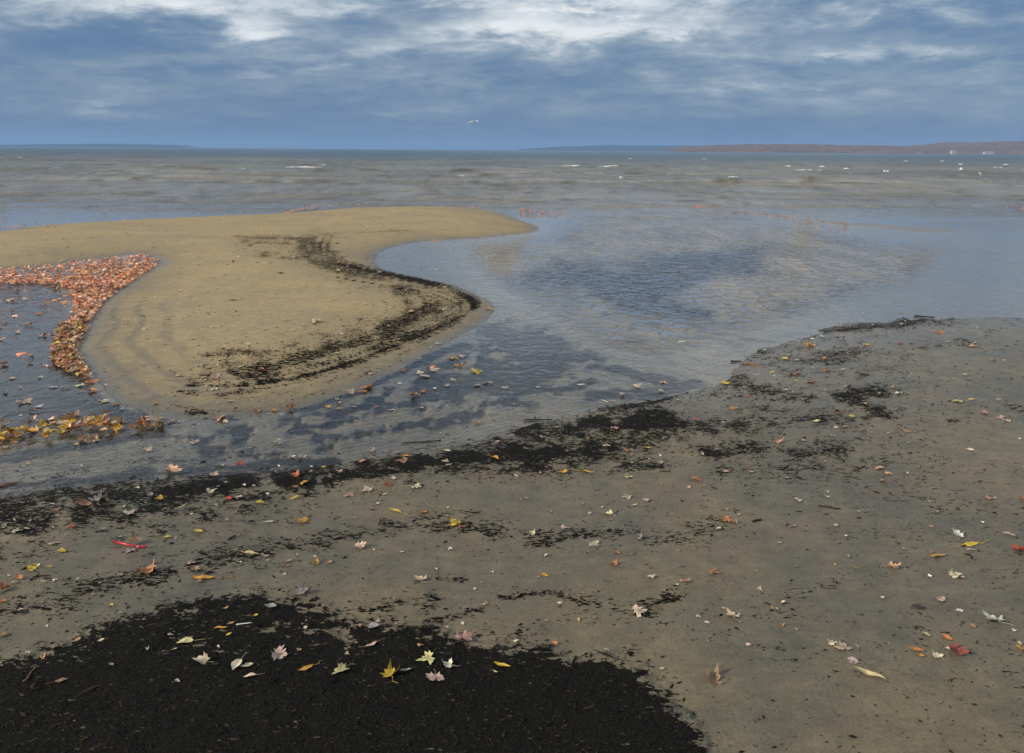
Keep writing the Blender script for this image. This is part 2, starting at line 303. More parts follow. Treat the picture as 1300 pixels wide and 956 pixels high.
# ------------------------------------------------------------------ materials
def mat(name):
    m = bpy.data.materials.new(name); m.use_nodes = True
    N, L = nodes_of(m.node_tree)
    o = N('ShaderNodeOutputMaterial')
    return m, N, L, o
def plain(name, col, rough=0.7, spec=0.3, nscale=40, namt=0.3):
    m, N, L, o = mat(name)
    b = N('ShaderNodeBsdfPrincipled'); L(b, o)
    b.inputs['Roughness'].default_value = rough; b.inputs['Specular IOR Level'].default_value = spec
    tcn = N('ShaderNodeTexCoord'); n = N('ShaderNodeTexNoise'); n.inputs['Scale'].default_value = nscale; n.inputs['Detail'].default_value = 4
    m.node_tree.links.new(tcn.outputs['Object'], n.inputs['Vector'])
    r = N('ShaderNodeValToRGB'); L(n, r)
    r.color_ramp.elements[0].position = 0.3; r.color_ramp.elements[1].position = 0.7
    r.color_ramp.elements[0].color = (*[c * (1 - namt) for c in col], 1); r.color_ramp.elements[1].color = (*[min(1, c * (1 + namt)) for c in col], 1)
    L(r, b); return m
def sand_material():
    m, N, L, o = mat('beach_sand'); lk = m.node_tree.links.new
    b = N('ShaderNodeBsdfPrincipled'); L(b, o)
    geo = N('ShaderNodeNewGeometry')
    def attr(n): return N('ShaderNodeAttribute', attribute_name=n)
    deb, wet, silt, strk = attr('debris'), attr('wet'), attr('mud'), attr('streak')
    def noise(scale, det=4, rough=0.55, dist=0, sc3=(1, 1, 1)):
        mp = N('ShaderNodeMapping'); mp.inputs['Scale'].default_value = sc3; lk(geo.outputs['Position'], mp.inputs[0])
        n = N('ShaderNodeTexNoise'); n.inputs['Scale'].default_value = scale; n.inputs['Detail'].default_value = det
        n.inputs['Roughness'].default_value = rough; n.inputs['Distortion'].default_value = dist; lk(mp.outputs[0], n.inputs[0]); return n.outputs[0]
    def MM(op, a, b_=None, c=None, clamp=False):
        n = N('ShaderNodeMath', operation=op, use_clamp=clamp)
        for i, v in enumerate((a, b_, c)):
            if v is None: continue
            if isinstance(v, (int, float)): n.inputs[i].default_value = v
            else: lk(v, n.inputs[i])
        return n.outputs[0]
    def mixc(f, a, b_):
        n = N('ShaderNodeMix', data_type='RGBA')
        for i, v in ((0, f), (6, a), (7, b_)):
            if isinstance(v, (int, float)): n.inputs[i].default_value = v
            elif isinstance(v, tuple): n.inputs[i].default_value = (*v, 1)
            else: lk(v, n.inputs[i])
        return n.outputs[2]
    def mapr(v, a, b_, c=0.0, d=1.0):
        n = N('ShaderNodeMapRange', interpolation_type='SMOOTHSTEP')
        lk(v, n.inputs[0])
        for i, q in enumerate((a, b_, c, d)): n.inputs[i + 1].default_value = q
        return n.outputs[0]
    big = noise(0.9, 5, 0.6); mid = noise(7, 5, 0.6); grain = noise(420, 2, 0.7); fine = noise(60, 5, 0.7)
    dry = mixc(mapr(big, .3, .7), (0.405, 0.312, 0.172), (0.335, 0.270, 0.168))
    damp = mixc(mapr(big, .36, .64), (0.126, 0.105, 0.064), (0.088, 0.083, 0.063))
    damp = mixc(mapr(noise(2.6, 3, .5, 0, (1, 1.6, 1)), .5, .75, 0, .6), damp, (0.136, 0.099, 0.067))
    wv = MM('ADD', wet.outputs['Fac'], MM('MULTIPLY', MM('SUBTRACT', mid, 0.5), 0.5), None, True)
    col = mixc(wv, dry, damp)
    col = mixc(MM('MULTIPLY', strk.outputs['Fac'], 0.75), col, (0.135, 0.125, 0.110))
    gv = MM('MULTIPLY', mapr(grain, 0.25, 0.75, 0.80, 1.18), MM('MULTIPLY', mapr(noise(110, 3, .7), .3, .7, .84, 1.14), mapr(noise(11, 6, .7, .2, (1, 1.8, 1)), .3, .7, .86, 1.12))); sc_ = N('ShaderNodeVectorMath', operation='SCALE'); lk(col, sc_.inputs[0]); lk(gv, sc_.inputs['Scale'])
    col = sc_.outputs[0]
    # black debris: crumbs whose share of the surface follows the strand lines
    th = MM('SUBTRACT', 1.0, deb.outputs['Fac'])
    crumbs = MM('ADD', MM('MULTIPLY', noise(75, 3, .6, .6, (0.55, 1.3, 1)), 0.62), MM('MULTIPLY', noise(17, 4, .7, .4, (0.7, 1.5, 1)), 0.38))
    dv = mapr(MM('SUBTRACT', crumbs, MM('MULTIPLY_ADD', th, 0.285, 0.352)), 0.0, 0.045)
    dcol = mixc(mapr(noise(140, 3), .4, .7), (0.0055, 0.0054, 0.005), (0.017, 0.0152, 0.0125))
    col = mixc(dv, col, dcol)
    sv = mapr(MM('ADD', silt.outputs['Fac'], MM('ADD', MM('MULTIPLY', MM('SUBTRACT', mid, .5), .7), MM('MULTIPLY', MM('SUBTRACT', noise(2.2, 4, .6, .6), .5), .8))), 0.14, 0.74, 0, 0.97)
    col = mixc(sv, col, mixc(mapr(mid, .3, .7), (0.010, 0.0105, 0.012), (0.022, 0.022, 0.022)))
    lk(col, b.inputs['Base Color'])
    dk = MM('MAXIMUM', dv, sv)
    rg = MM('ADD', MM('MULTIPLY_ADD', wv, -0.42, 0.90), MM('MULTIPLY', dk, 0.30), None, True)
    lk(MM('ADD', MM('MULTIPLY', rg, MM('MULTIPLY_ADD', MM('MULTIPLY', attr('film').outputs['Fac'], MM('SUBTRACT', 1.0, dk)), -0.80, 1.0)), MM('MULTIPLY', MM('SUBTRACT', mid, .5), .3), None, True), b.inputs['Roughness'])
    lk(MM('MULTIPLY', MM('ADD', MM('MULTIPLY_ADD', wv, 0.30, 0.12), MM('MULTIPLY', attr('film').outputs['Fac'], 0.25)), MM('MULTIPLY_ADD', dk, -0.8, 1.0)), b.inputs['Specular IOR Level'])
    hgt = MM('ADD', MM('ADD', MM('MULTIPLY', grain, 0.0009), MM('MULTIPLY', fine, 0.0030)), MM('ADD', MM('MULTIPLY', mid, 0.010), MM('MULTIPLY', MM('MULTIPLY', dv, fine), 0.012)))
    wvt = N('ShaderNodeTexWave', wave_type='BANDS', bands_direction='Y'); wvt.inputs['Scale'].default_value = 5.5; wvt.inputs['Distortion'].default_value = 5.0; wvt.inputs['Detail'].default_value = 2; wvt.inputs['Detail Scale'].default_value = .6
    mpw = N('ShaderNodeMapping'); mpw.inputs['Rotation'].default_value = (0, 0, -.55); lk(geo.outputs['Position'], mpw.inputs[0]); lk(mpw.outputs[0], wvt.inputs[0])
    hgt = MM('ADD', hgt, MM('MULTIPLY', MM('MULTIPLY', wvt.outputs['Fac'], mapr(attr('film').outputs['Fac'], .7, 1.0)), 0.0075))
    bp = N('ShaderNodeBump'); bp.inputs['Strength'].default_value = 0.8; bp.inputs['Distance'].default_value = 1.0
    lk(hgt, bp.inputs['Height']); lk(bp.outputs[0], b.inputs['Normal'])
    return m
def water_material():
    m, N, L, o = mat('lake_water'); lk = m.node_tree.links.new
    geo = N('ShaderNodeNewGeometry')
    rip = N('ShaderNodeAttribute', attribute_name='ripple').outputs['Fac']; tur = N('ShaderNodeAttribute', attribute_name='turbid').outputs['Fac']
    sea = N('ShaderNodeAttribute', attribute_name='sea').outputs['Fac']
    def noise(scale, det, rough, sc3, dist=0, rot=0):
        mp = N('ShaderNodeMapping'); mp.inputs['Scale'].default_value = sc3; mp.inputs['Rotation'].default_value = (0, 0, rot); lk(geo.outputs['Position'], mp.inputs[0])
        n = N('ShaderNodeTexNoise'); n.inputs['Scale'].default_value = scale; n.inputs['Detail'].default_value = det
        n.inputs['Roughness'].default_value = rough; n.inputs['Distortion'].default_value = dist; lk(mp.outputs[0], n.inputs[0]); return n.outputs[0]
    def MM(op, a, b_=None, c=None, clamp=False):
        n = N('ShaderNodeMath', operation=op, use_clamp=clamp)
        for i, v in enumerate((a, b_, c)):
            if v is None: continue
            if isinstance(v, (int, float)): n.inputs[i].default_value = v
            else: lk(v, n.inputs[i])
        return n.outputs[0]
    small = noise(5.4, 3, .5, (1.0, 1.05, 1), 1.0, .35); tiny = noise(34, 2, .5, (0.6, 1.4, 1), .3, -.3)
    swell = noise(1.1, 5, .6, (0.55, 1.3, 1), .4, .1); chop = noise(3.5, 4, .6, (0.6, 1.2, 1), .3, -.1)
    h = MM('ADD', MM('MULTIPLY', MM('MULTIPLY', small, 0.135), rip), MM('MULTIPLY', tiny, MM('MULTIPLY_ADD', rip, 0.0022, 0.0006)))
    h = MM('ADD', h, MM('MULTIPLY', MM('MULTIPLY_ADD', swell, 0.16, MM('MULTIPLY', chop, 0.06)), sea))
    bp = N('ShaderNodeBump'); bp.inputs['Strength'].default_value = 1.0; bp.inputs['Distance'].default_value = 1.0; lk(h, bp.inputs['Height'])
    dt = N('ShaderNodeVectorMath', operation='DOT_PRODUCT'); lk(geo.outputs['Incoming'], dt.inputs[0]); lk(bp.outputs[0], dt.inputs[1])
    cs = MM('ABSOLUTE', dt.outputs['Value'])                       # air-water reflectance, the same from both sides
    frv = MM('MULTIPLY_ADD', MM('POWER', MM('SUBTRACT', 1.0, cs, None, True), 5.0), 0.98, 0.02, True)
    gl = N('ShaderNodeBsdfGlossy'); gl.inputs['Color'].default_value = (1, 1, 1, 1); lk(bp.outputs[0], gl.inputs['Normal'])
    lk(MM('MULTIPLY_ADD', sea, 0.07, 0.02), gl.inputs['Roughness'])
    tr = N('ShaderNodeBsdfTransparent'); tr.inputs[0].default_value = (0.965, 0.965, 0.95, 1)
    df = N('ShaderNodeBsdfDiffuse'); lk(bp.outputs[0], df.inputs['Normal'])
    far = N('ShaderNodeAttribute', attribute_name='far').outputs['Fac']
    cm = N('ShaderNodeMix', data_type='RGBA'); lk(far, cm.inputs[0]); cm.inputs[6].default_value = (0.265, 0.228, 0.165, 1); cm.inputs[7].default_value = (0.055, 0.082, 0.080, 1)
    pz = noise(1.0, 3, .7, (1.3, 0.42, 1), .3); pz2 = noise(.11, 4, .6, (0.6, 0.5, 1), .3)  # sandy patches, with wave glints and darker facets painted in by noise
    vz = N('ShaderNodeMapRange'); lk(MM('ADD', MM('MULTIPLY', pz, .5), MM('MULTIPLY', pz2, .5)), vz.inputs[0])
    for i_, q_ in enumerate((.42, .58, .66, 1.30)): vz.inputs[i_ + 1].default_value = q_
    vs_ = N('ShaderNodeVectorMath', operation='SCALE'); lk(cm.outputs[2], vs_.inputs[0]); lk(vz.outputs[0], vs_.inputs['Scale']); co = N('ShaderNodeMix', data_type='RGBA'); lk(N('ShaderNodeAttribute', attribute_name='crest').outputs['Fac'], co.inputs[0]); lk(vs_.outputs[0], co.inputs[6]); co.inputs[7].default_value = (0.090, 0.076, 0.036, 1); lk(co.outputs[2], df.inputs[0])  # crest fronts painted darker olive, standing for less reflected sky
    m1 = N('ShaderNodeMixShader'); lk(tur, m1.inputs[0]); lk(tr.outputs[0], m1.inputs[1]); lk(df.outputs[0], m1.inputs[2])
    fac = MM('MULTIPLY', frv, MM('MULTIPLY', MM('MULTIPLY_ADD', sea, -0.12, 1.0), MM('MULTIPLY', MM('MULTIPLY_ADD', far, -0.22, 1.0), MM('MULTIPLY_ADD', N('ShaderNodeAttribute', attribute_name='crest').outputs['Fac'], -0.45, 1.0))))  # sky reflection turned down by mask offshore, far out and on crest fronts
    m2 = N('ShaderNodeMixShader'); lk(fac, m2.inputs[0]); lk(m1.outputs[0], m2.inputs[1]); lk(gl.outputs[0], m2.inputs[2])
    lk(m2.outputs[0], o.inputs[0])
    return m
def leaf_material(name, vertex=False):
    m, N, L, o = mat(name); lk = m.node_tree.links.new
    b = N('ShaderNodeBsdfPrincipled'); L(b, o)
    src = N('ShaderNodeAttribute', attribute_name='tint').outputs['Color'] if vertex else N('ShaderNodeObjectInfo').outputs['Color']
    tcn = N('ShaderNodeTexCoord'); geo = N('ShaderNodeNewGeometry')
    n = N('ShaderNodeTexNoise'); n.inputs['Scale'].default_value = 55; n.inputs['Detail'].default_value = 5; lk(geo.outputs['Position'], n.inputs[0])
    mr = N('ShaderNodeMapRange'); lk(n.outputs[0], mr.inputs[0])
    for i, q in enumerate((0.3, 0.72, 1.12, 0.55)): mr.inputs[i + 1].default_value = q
    vn = N('ShaderNodeAttribute', attribute_name='vein').outputs['Fac']
    mu = N('ShaderNodeMath', operation='MULTIPLY_ADD'); lk(vn, mu.inputs[0]); mu.inputs[1].default_value = -0.25; lk(mr.outputs[0], mu.inputs[2])
    s = N('ShaderNodeVectorMath', operation='SCALE'); lk(src, s.inputs[0]); lk(mu.outputs[0], s.inputs['Scale'])
    lk(s.outputs[0], b.inputs['Base Color']); b.inputs['Roughness'].default_value = 0.55; b.inputs['Specular IOR Level'].default_value = 0.3
    return m
MAT_SAND = sand_material(); MAT_WATER = water_material(); MAT_LEAF = leaf_material('dead_leaf'); MAT_DRIFT = leaf_material('drift_leaf', True)
def flake_material():
    m, N, L, o = mat('black_debris'); lk = m.node_tree.links.new
    b = N('ShaderNodeBsdfPrincipled'); L(b, o); a = N('ShaderNodeAttribute', attribute_name='tint')
    geo = N('ShaderNodeNewGeometry'); n = N('ShaderNodeTexNoise'); n.inputs['Scale'].default_value = 300; lk(geo.outputs['Position'], n.inputs[0])
    mr = N('ShaderNodeMapRange'); lk(n.outputs[0], mr.inputs[0]); mr.inputs[3].default_value = .6; mr.inputs[4].default_value = 1.4
    s = N('ShaderNodeVectorMath', operation='SCALE'); lk(a.outputs['Color'], s.inputs[0]); lk(mr.outputs[0], s.inputs['Scale'])
    lk(s.outputs[0], b.inputs['Base Color']); b.inputs['Roughness'].default_value = 0.6; b.inputs['Specular IOR Level'].default_value = 0.12
    return m
MAT_FLAKE = flake_material()

# ------------------------------------------------------------------ object helpers
def grid_mesh(name, V, nr, nc, material, attrs, parent=None, smooth=True):
    me = bpy.data.meshes.new(name)
    i = np.arange(nr * nc).reshape(nr, nc)
    q = np.stack([i[:-1, :-1], i[:-1, 1:], i[1:, 1:], i[1:, :-1]], -1).reshape(-1, 4)
    me.vertices.add(nr * nc); me.vertices.foreach_set('co', V.astype(np.float32).ravel())
    me.loops.add(q.size); me.loops.foreach_set('vertex_index', q.astype(np.int32).ravel())
    me.polygons.add(len(q)); me.polygons.foreach_set('loop_start', np.arange(0, q.size, 4, dtype=np.int32))
    me.polygons.foreach_set('use_smooth', np.full(len(q), smooth))
    for k, v in attrs.items():
        a = me.attributes.new(k, 'FLOAT', 'POINT'); a.data.foreach_set('value', v.astype(np.float32).ravel())
    me.materials.append(material); me.update(calc_edges=True); me.validate()
    o = bpy.data.objects.new(name, me); C.objects.link(o); o.parent = parent
    return o
def raw_mesh(name, V, faces, material, tint=None, smooth=False):
    me = bpy.data.meshes.new(name); me.from_pydata([tuple(v) for v in V], [], [tuple(f) for f in faces])
    if smooth: me.polygons.foreach_set('use_smooth', np.full(len(me.polygons), True))
    if tint is not None:
        a = me.attributes.new('tint', 'FLOAT_COLOR', 'POINT'); t = np.ones((len(V), 4), np.float32); t[:, :3] = tint; a.data.foreach_set('color', t.ravel())
    if material: me.materials.append(material)
    return me
def link(name, me, parent=None):
    o = bpy.data.objects.new(name, me); C.objects.link(o); o.parent = parent; return o
def tag(o, label=None, cat=None, group=None, kind=None):
    if label: o['label'] = label
    if cat: o['category'] = cat
    if group: o['group'] = group
    if kind: o['kind'] = kind
    return o
def tube(pts, rad, n=6):
    """verts and faces of a closed tapered tube through the points"""
    P = [np.array(p, float) for p in pts]; rad = rad if isinstance(rad, (list, tuple)) else [rad] * len(P)
    V, Fc = [], []
    for i, p in enumerate(P):
        t = P[min(i + 1, len(P) - 1)] - P[max(i - 1, 0)]; t /= np.linalg.norm(t) + 1e-9
        a = np.cross(t, (0, 0, 1.0)); a = a / np.linalg.norm(a) if np.linalg.norm(a) > 1e-4 else np.array([1.0, 0, 0]); b = np.cross(t, a)
        for k in range(n):
            w = 2 * math.pi * k / n; V.append(p + rad[i] * (math.cos(w) * a + math.sin(w) * b))
    for i in range(len(P) - 1):
        for k in range(n): Fc.append((i * n + k, i * n + (k + 1) % n, (i + 1) * n + (k + 1) % n, (i + 1) * n + k))
    Fc.append(tuple(range(n))[::-1]); Fc.append(tuple(range((len(P) - 1) * n, len(P) * n)))
    return V, Fc

# ------------------------------------------------------------------ beach and lake bed, one sheet
dl = np.concatenate([np.linspace(5200, 1500, 14), np.linspace(1440, 760, 60), np.linspace(755, 60, 420), np.linspace(58, 6, 70)[:]])
Yr = CAM_H * F / dl - 0.35
tt = np.concatenate([-np.geomspace(6, .80, 40), np.linspace(-.78, .78, 700), np.geomspace(.80, 6, 40)])
YY, TT = np.meshgrid(Yr, tt, indexing='ij'); XX = TT * (YY + 0.5)
YY2 = YY
ZZ, SI, SB = land(XX, YY2)
PXv, PYv = to_pix(XX, YY2, ZZ)
isl = SI > 0; bch = SB > 0
A_deb = lookup(debris, PXv, PYv)
A_deb = np.where(bch | isl | (PYv > 560), np.maximum(A_deb, np.where(bch, 0.10 + 0.40 * (fbm(XX * 2.2, YY2 * 3.5, 4, 3.3) - .42), 0.02)), A_deb * 0.5)
A_mud = lookup(mud, PXv, PYv) * np.where(isl | bch, 0.0, 1.0)
near_edge = np.exp(-np.maximum(np.where(isl, SI, 9), 0) / 0.22)
A_wet = np.where(isl, np.clip(0.12 + 0.46 * np.exp(-np.maximum(SI, 0) / .55) + 0.42 * np.exp(-np.maximum(SI, 0) / .10) + 0.22 * sstep(430, 540, PYv), 0, 1), np.where(bch, 0.92, 0.62 - 0.42 * sstep(0.02, 0.5, np.minimum(-SI, -SB)))); A_wet = np.where((~isl) & (~bch) & (YY2 > 14) & (ZZ > -0.012), 0.62, np.where(isl | bch, A_wet, np.maximum(A_wet, .84)))
arc = 0.5 + 0.5 * np.sin(SI * 26 + 5 * fbm(XX * 1.2, YY2 * 1.2, 3, 12.0))
A_str = np.where(isl, sstep(0.55, 1.0, arc) * sstep(1.25, 0.3, SI) * sstep(360, 400, PYv) * sstep(420, 200, PXv) * 0.75, 0)
A_str = np.maximum(A_str, np.where(isl, sstep(0.25, 0.9, fbm(XX * .6, YY2 * 3, 3, 22.0) - .15) * 0.25, 0))
beach = grid_mesh('beach', np.stack([XX, YY2, ZZ], -1), len(Yr), len(tt), MAT_SAND, dict(debris=A_deb, wet=A_wet, mud=A_mud, streak=A_str, film=np.where(bch, np.exp(-np.maximum(SB, 0) / (0.12 + 1.1 * sstep(0.5, 4, XX))), np.where(isl, np.exp(-np.maximum(SI, 0) / .08), 1.0))))
tag(beach, 'sandy shore with a low sand spit and black strand lines', kind='structure')

# ------------------------------------------------------------------ lake
dw = np.concatenate([np.linspace(470, 40, 230), np.linspace(39.5, 6, 130), np.geomspace(5.9, 0.12, 36)])
Yw = CAM_H * F / dw
tw = np.concatenate([-np.geomspace(2.2, .80, 14), np.linspace(-.78, .78, 420), np.geomspace(.80, 2.2, 14)])
YW, TW = np.meshgrid(Yw, tw, indexing='ij'); XW = TW * (YW + 0.5)
PXw, PYw = to_pix(XW, YW, np.zeros_like(XW))
ZB, SIw, SBw = land(XW, YW)
A_sea = sstep(20, 34, YW) * (0.55 + 0.45 * sstep(30, 60, YW))
_lg = sdf(PXw, PYw, [(600, 312), (690, 298), (740, 270), (800, 262), (900, 266), (1060, 287), (1200, 318), (1160, 360), (1040, 392), (930, 425), (840, 446), (775, 432), (700, 388), (640, 362), (612, 335)], 0.7)
A_rip = np.clip(0.10 + 0.95 * sstep(-10, 26, _lg) + 0.7 * sstep(17, 26, YW) + 0.16 * sstep(6, 9, YW) * (PXw < 200), 0, 1)
A_rip = A_rip * (0.35 + 0.9 * fbm(XW * .25, YW * .12, 3, 14.0))
out_ = np.minimum(-SIw, -SBw)
A_tur = np.clip(0.02 + 0.78 * sstep(-10, 30, _lg) * (1 - lookup(mud, PXw, PYw)) + 0.80 * sstep(16, 30, YW), 0, 0.96)
A_far = 0.34 * sstep(20, 60, YW) + 0.66 * sstep(60, 240, YW + 30 * (fbm(XW * .03, YW * .03, 3) - .5))
ZW = np.zeros_like(XW)
amp = (0.35 * sstep(19, 26, YW) + .65 * sstep(26, 48, YW)) * sstep(900, 300, YW)
for k in range(9):                          # wind waves running to the shore
    wl = 2.2 * 1.33 ** k; an = 0.16 * math.sin(2.1 * k + .4)
    ph = 2 * math.pi / wl * (YW * math.cos(an) + XW * math.sin(an)) + 6 * fbm(XW / (wl * 3), YW / (wl * 3), 2, k)
    ZW += amp * 0.026 * (1.14 ** k) * np.sin(ph) * np.where(np.gradient(YW, axis=0) < wl / 3, 1, 0)
CRESTS = [(925, 244, 24), (985, 245, 18), (1150, 252, 46), (1205, 255, 40), (340, 230, 34), (370, 254, 70), (330, 257, 60), (452, 254, 46), (665, 241, 40), (640, 242, 30), (440, 236, 40),
          (560, 239, 60), (120, 262, 26), (60, 231, 22), (1050, 244, 30), (1225, 232, 30), (1120, 225, 30), (960, 214, 24), (120, 226, 40), (230, 228, 60), (250, 216, 60), (715, 212, 80), (30, 219, 70),
          (1030, 218, 60), (530, 220, 60), (870, 236, 60), (800, 226, 50), (1080, 234, 60), (160, 246, 60)]
A_cr = np.zeros_like(XW)  # mask of wave fronts whose darker, duller look is painted on
_rc = random.Random(5)
for _ in range(150):
    cy_ = 200 + 57 * _rc.random() ** .8; CRESTS.append((_rc.uniform(-60, 1360), cy_, _rc.uniform(10, 34) * (.6 + (cy_ - 195) / 45)))
for (cx_, cy_, w_) in CRESTS:
    x0, y0 = to_plane(np.array([cx_ * 1.0]), np.array([cy_ * 1.0])); x0, y0 = x0[0], y0[0]
    half = w_ * y0 / F / 2
    b0, b1 = np.searchsorted(Yw, y0 - 3 - .05 * y0), np.searchsorted(Yw, y0 + 3 + .05 * y0)
    X_, Y_ = XW[b0:b1], YW[b0:b1]
    yc = y0 + 0.25 * np.sin(X_ * 2.1 / max(half, .3) + cx_); g_ = np.exp(-((X_ - x0) / half) ** 4)
    A_cr[b0:b1] = np.maximum(A_cr[b0:b1], 1.0 * g_ * np.exp(-((Y_ - yc + .2) / (0.22 + 0.0085 * y0)) ** 2) * (0.35 + 0.65 * vnoise(X_ * 2.3, Y_ * 1.1)))
    ZW[b0:b1] += (0.3 if cy_ > 246 else .8) * (0.08 + 0.0016 * y0) * g_ * np.exp(-((Y_ - yc) / (0.22 + 0.006 * y0)) ** 2)
def lake_z(x, y):
    r_ = min(len(Yw) - 1, int(np.searchsorted(Yw, y))); c_ = min(len(tw) - 1, int(np.searchsorted(tw, x / (y + .5))))
    return float(max(ZW[r_, c_], ZW[max(r_ - 1, 0), c_]))
water = grid_mesh('water', np.stack([XW, YW, ZW], -1), len(Yw), len(tw), MAT_WATER, dict(ripple=A_rip, turbid=A_tur, sea=A_sea, far=A_far, crest=A_cr))
tag(water, 'shallow grey-brown lake water with small wind waves', kind='structure')

# breaking crests: rough foam on the wave tops, each a piece of the lake
MAT_FOAM = plain('foam', (0.62, 0.63, 0.63), 0.8, 0.2, 30, 0.12)
FOAM = [(268, 215.5, 36), (308, 214.5, 9), (385, 212.5, 50), (12, 217, 30), (729, 212, 36), (770, 212, 32), (637, 218.5, 8), (586, 223.5, 10), (1029, 218, 42), (1000, 212.5, 9), (1125, 217.5, 7), (1101, 207.5, 7),
        (1112, 208, 7), (1182, 208.5, 7), (1266, 214.5, 11), (1277, 209.5, 6), (800, 202, 5), (895, 202, 8), (1150, 205, 5), (1196, 205, 5), (1074, 214, 5), (1108, 222, 6), (1219, 209, 5), (1220, 215, 4), (1150, 208, 5), (788, 228, 5), (410, 211, 10), (26, 201, 5), (5, 201, 4), (1044, 213, 8), (650, 211, 6), (150, 217, 14), (480, 216, 12), (835, 219, 16), (930, 224, 14), (560, 216, 9), (70, 214, 10)]
for i, (cx_, cy_, w_) in enumerate(FOAM):
    x0, y0 = to_plane(np.array([cx_ * 1.0]), np.array([cy_ * 1.0])); x0, y0 = float(x0[0]), float(y0[0])
    half = w_ * y0 / F / 2; n = max(8, int(half * 8)); nv = 7
    V, Fc = [], []
    hh = (0.055 if w_ > 25 else 0.042) * (0.6 + y0 / 140)
    for a in range(n + 1):
        u = a / n * 2 - 1; prof = (1 - abs(u) ** 2.5) * (0.45 + 0.9 * random.random())
        yc = y0 + 0.2 * math.sin(u * 5 + i) + random.uniform(-.1, .1)
        for b in range(nv):
            w = b / (nv - 1) * math.pi
            V.append((x0 + half * u, yc - math.cos(w) * (0.28 * prof + .02), lake_z(x0 + half * u, yc) - 0.015 + (hh * prof + .01) * math.sin(w) * random.uniform(.75, 1.25)))
    for a in range(n):
        for b in range(nv - 1): Fc.append((a * nv + b, (a + 1) * nv + b, (a + 1) * nv + b + 1, a * nv + b + 1))
    link('foam_crest', raw_mesh('foam_crest', V, Fc, MAT_FOAM), water)

# ------------------------------------------------------------------ far shores
def hills(name, xs, tops, dist, depth, colours, label, tree=5.0):
    """a wooded ridge: pixel columns xs with crest rows tops, standing in the water at the given distance"""
    m, N, L, o = mat(name + '_woods'); lk = m.node_tree.links.new
    b = N('ShaderNodeBsdfPrincipled'); L(b, o); b.inputs['Roughness'].default_value = 0.9; b.inputs['Specular IOR Level'].default_value = 0.05
    g = N('ShaderNodeNewGeometry'); n1_ = N('ShaderNodeTexNoise'); n1_.inputs['Scale'].default_value = 1 / 34; n1_.inputs['Detail'].default_value = 6; n1_.inputs['Roughness'].default_value = .65
    mp = N('ShaderNodeMapping'); mp.inputs['Scale'].default_value = (0.5, 1, 3.2); lk(g.outputs['Position'], mp.inputs[0]); lk(mp.outputs[0], n1_.inputs[0])
    r = N('ShaderNodeValToRGB'); lk(n1_.outputs[0], r.inputs[0])
    while len(r.color_ramp.elements) < len(colours): r.color_ramp.elements.new(.5)
    for k, (e, c) in enumerate(zip(r.color_ramp.elements, colours)): e.position = .3 + .42 * k / max(1, len(colours) - 1); e.color = (*c, 1)
    lk(r.outputs[0], b.inputs[0])
    nc, nr = 520, 14
    pxs = np.linspace(xs[0], xs[-1], nc); tp = np.interp(pxs, xs, tops)
    d = ray(pxs, tp); sc_ = dist / d[:, 1]
    X = d[:, 0] * sc_; H = np.maximum(CAM_H + d[:, 2] * sc_, 0.5)
    V = np.zeros((nr, nc, 3))
    for k in range(nr):
        f = k / (nr - 1)
        fol = fbm(X / 22 + k * 3.1, np.full(nc, k * 1.7), 3, k) - .45
        V[k, :, 0] = X * (1 + 0.25 * f * depth / dist); V[k, :, 1] = dist + depth * f * (0.9 + .2 * fbm(X / 90, np.full(nc, 4.0), 2))
        V[k, :, 2] = np.where(f == 0, -1.0, np.maximum(H * (0.16 + 0.84 * math.sin(min(f * 1.15, 1) * math.pi / 2)) * (1 + 0.12 * (f > .1) * 2 * (fbm(X / 160, np.full(nc, f * 5), 2, 3.0) - .5)) * (1 + depth * f / dist) + tree * fol, 0.3))
    ob = grid_mesh(name, V, nr, nc, m, {}, smooth=False)
    return tag(ob, label, kind='structure')
hills('low_wooded_headland', [-120, 0, 30, 60, 110, 150, 200, 235], [184.2, 183.4, 183.0, 182.7, 182.8, 183.2, 184.0, 186.4], 7000, 500, [(0.02, .03, .03), (.03, .035, .03), (.05, .045, .03)], 'low dark wooded headland across the lake', 3)
hills('far_blue_ridge', [655, 680, 700, 740, 780, 830, 880, 940], [190.3, 188.2, 187.0, 185.6, 184.6, 184.8, 185.2, 185.6], 7800, 700, [(0.02, .03, .03), (.03, .04, .035), (.05, .045, .035)], 'far wooded ridge across the lake', 4)
hills('autumn_hills', [862, 880, 910, 940, 970, 1000, 1040, 1080, 1130, 1180, 1230, 1260, 1300, 1400, 1600], [190.8, 189.4, 187.0, 185.6, 184.8, 183.9, 183.6, 183.9, 184.6, 185.6, 186.4, 185.0, 182.2, 180, 179], 3400, 900,
      [(.015, .02, .025), (.07, .05, .055), (.24, .12, .05), (.035, .03, .035), (.36, .23, .10), (.02, .03, .025), (.15, .07, .045)], 'hills of autumn woods on the opposite shore', 5)  # darkest tones are shade between trees, painted among the foliage colours

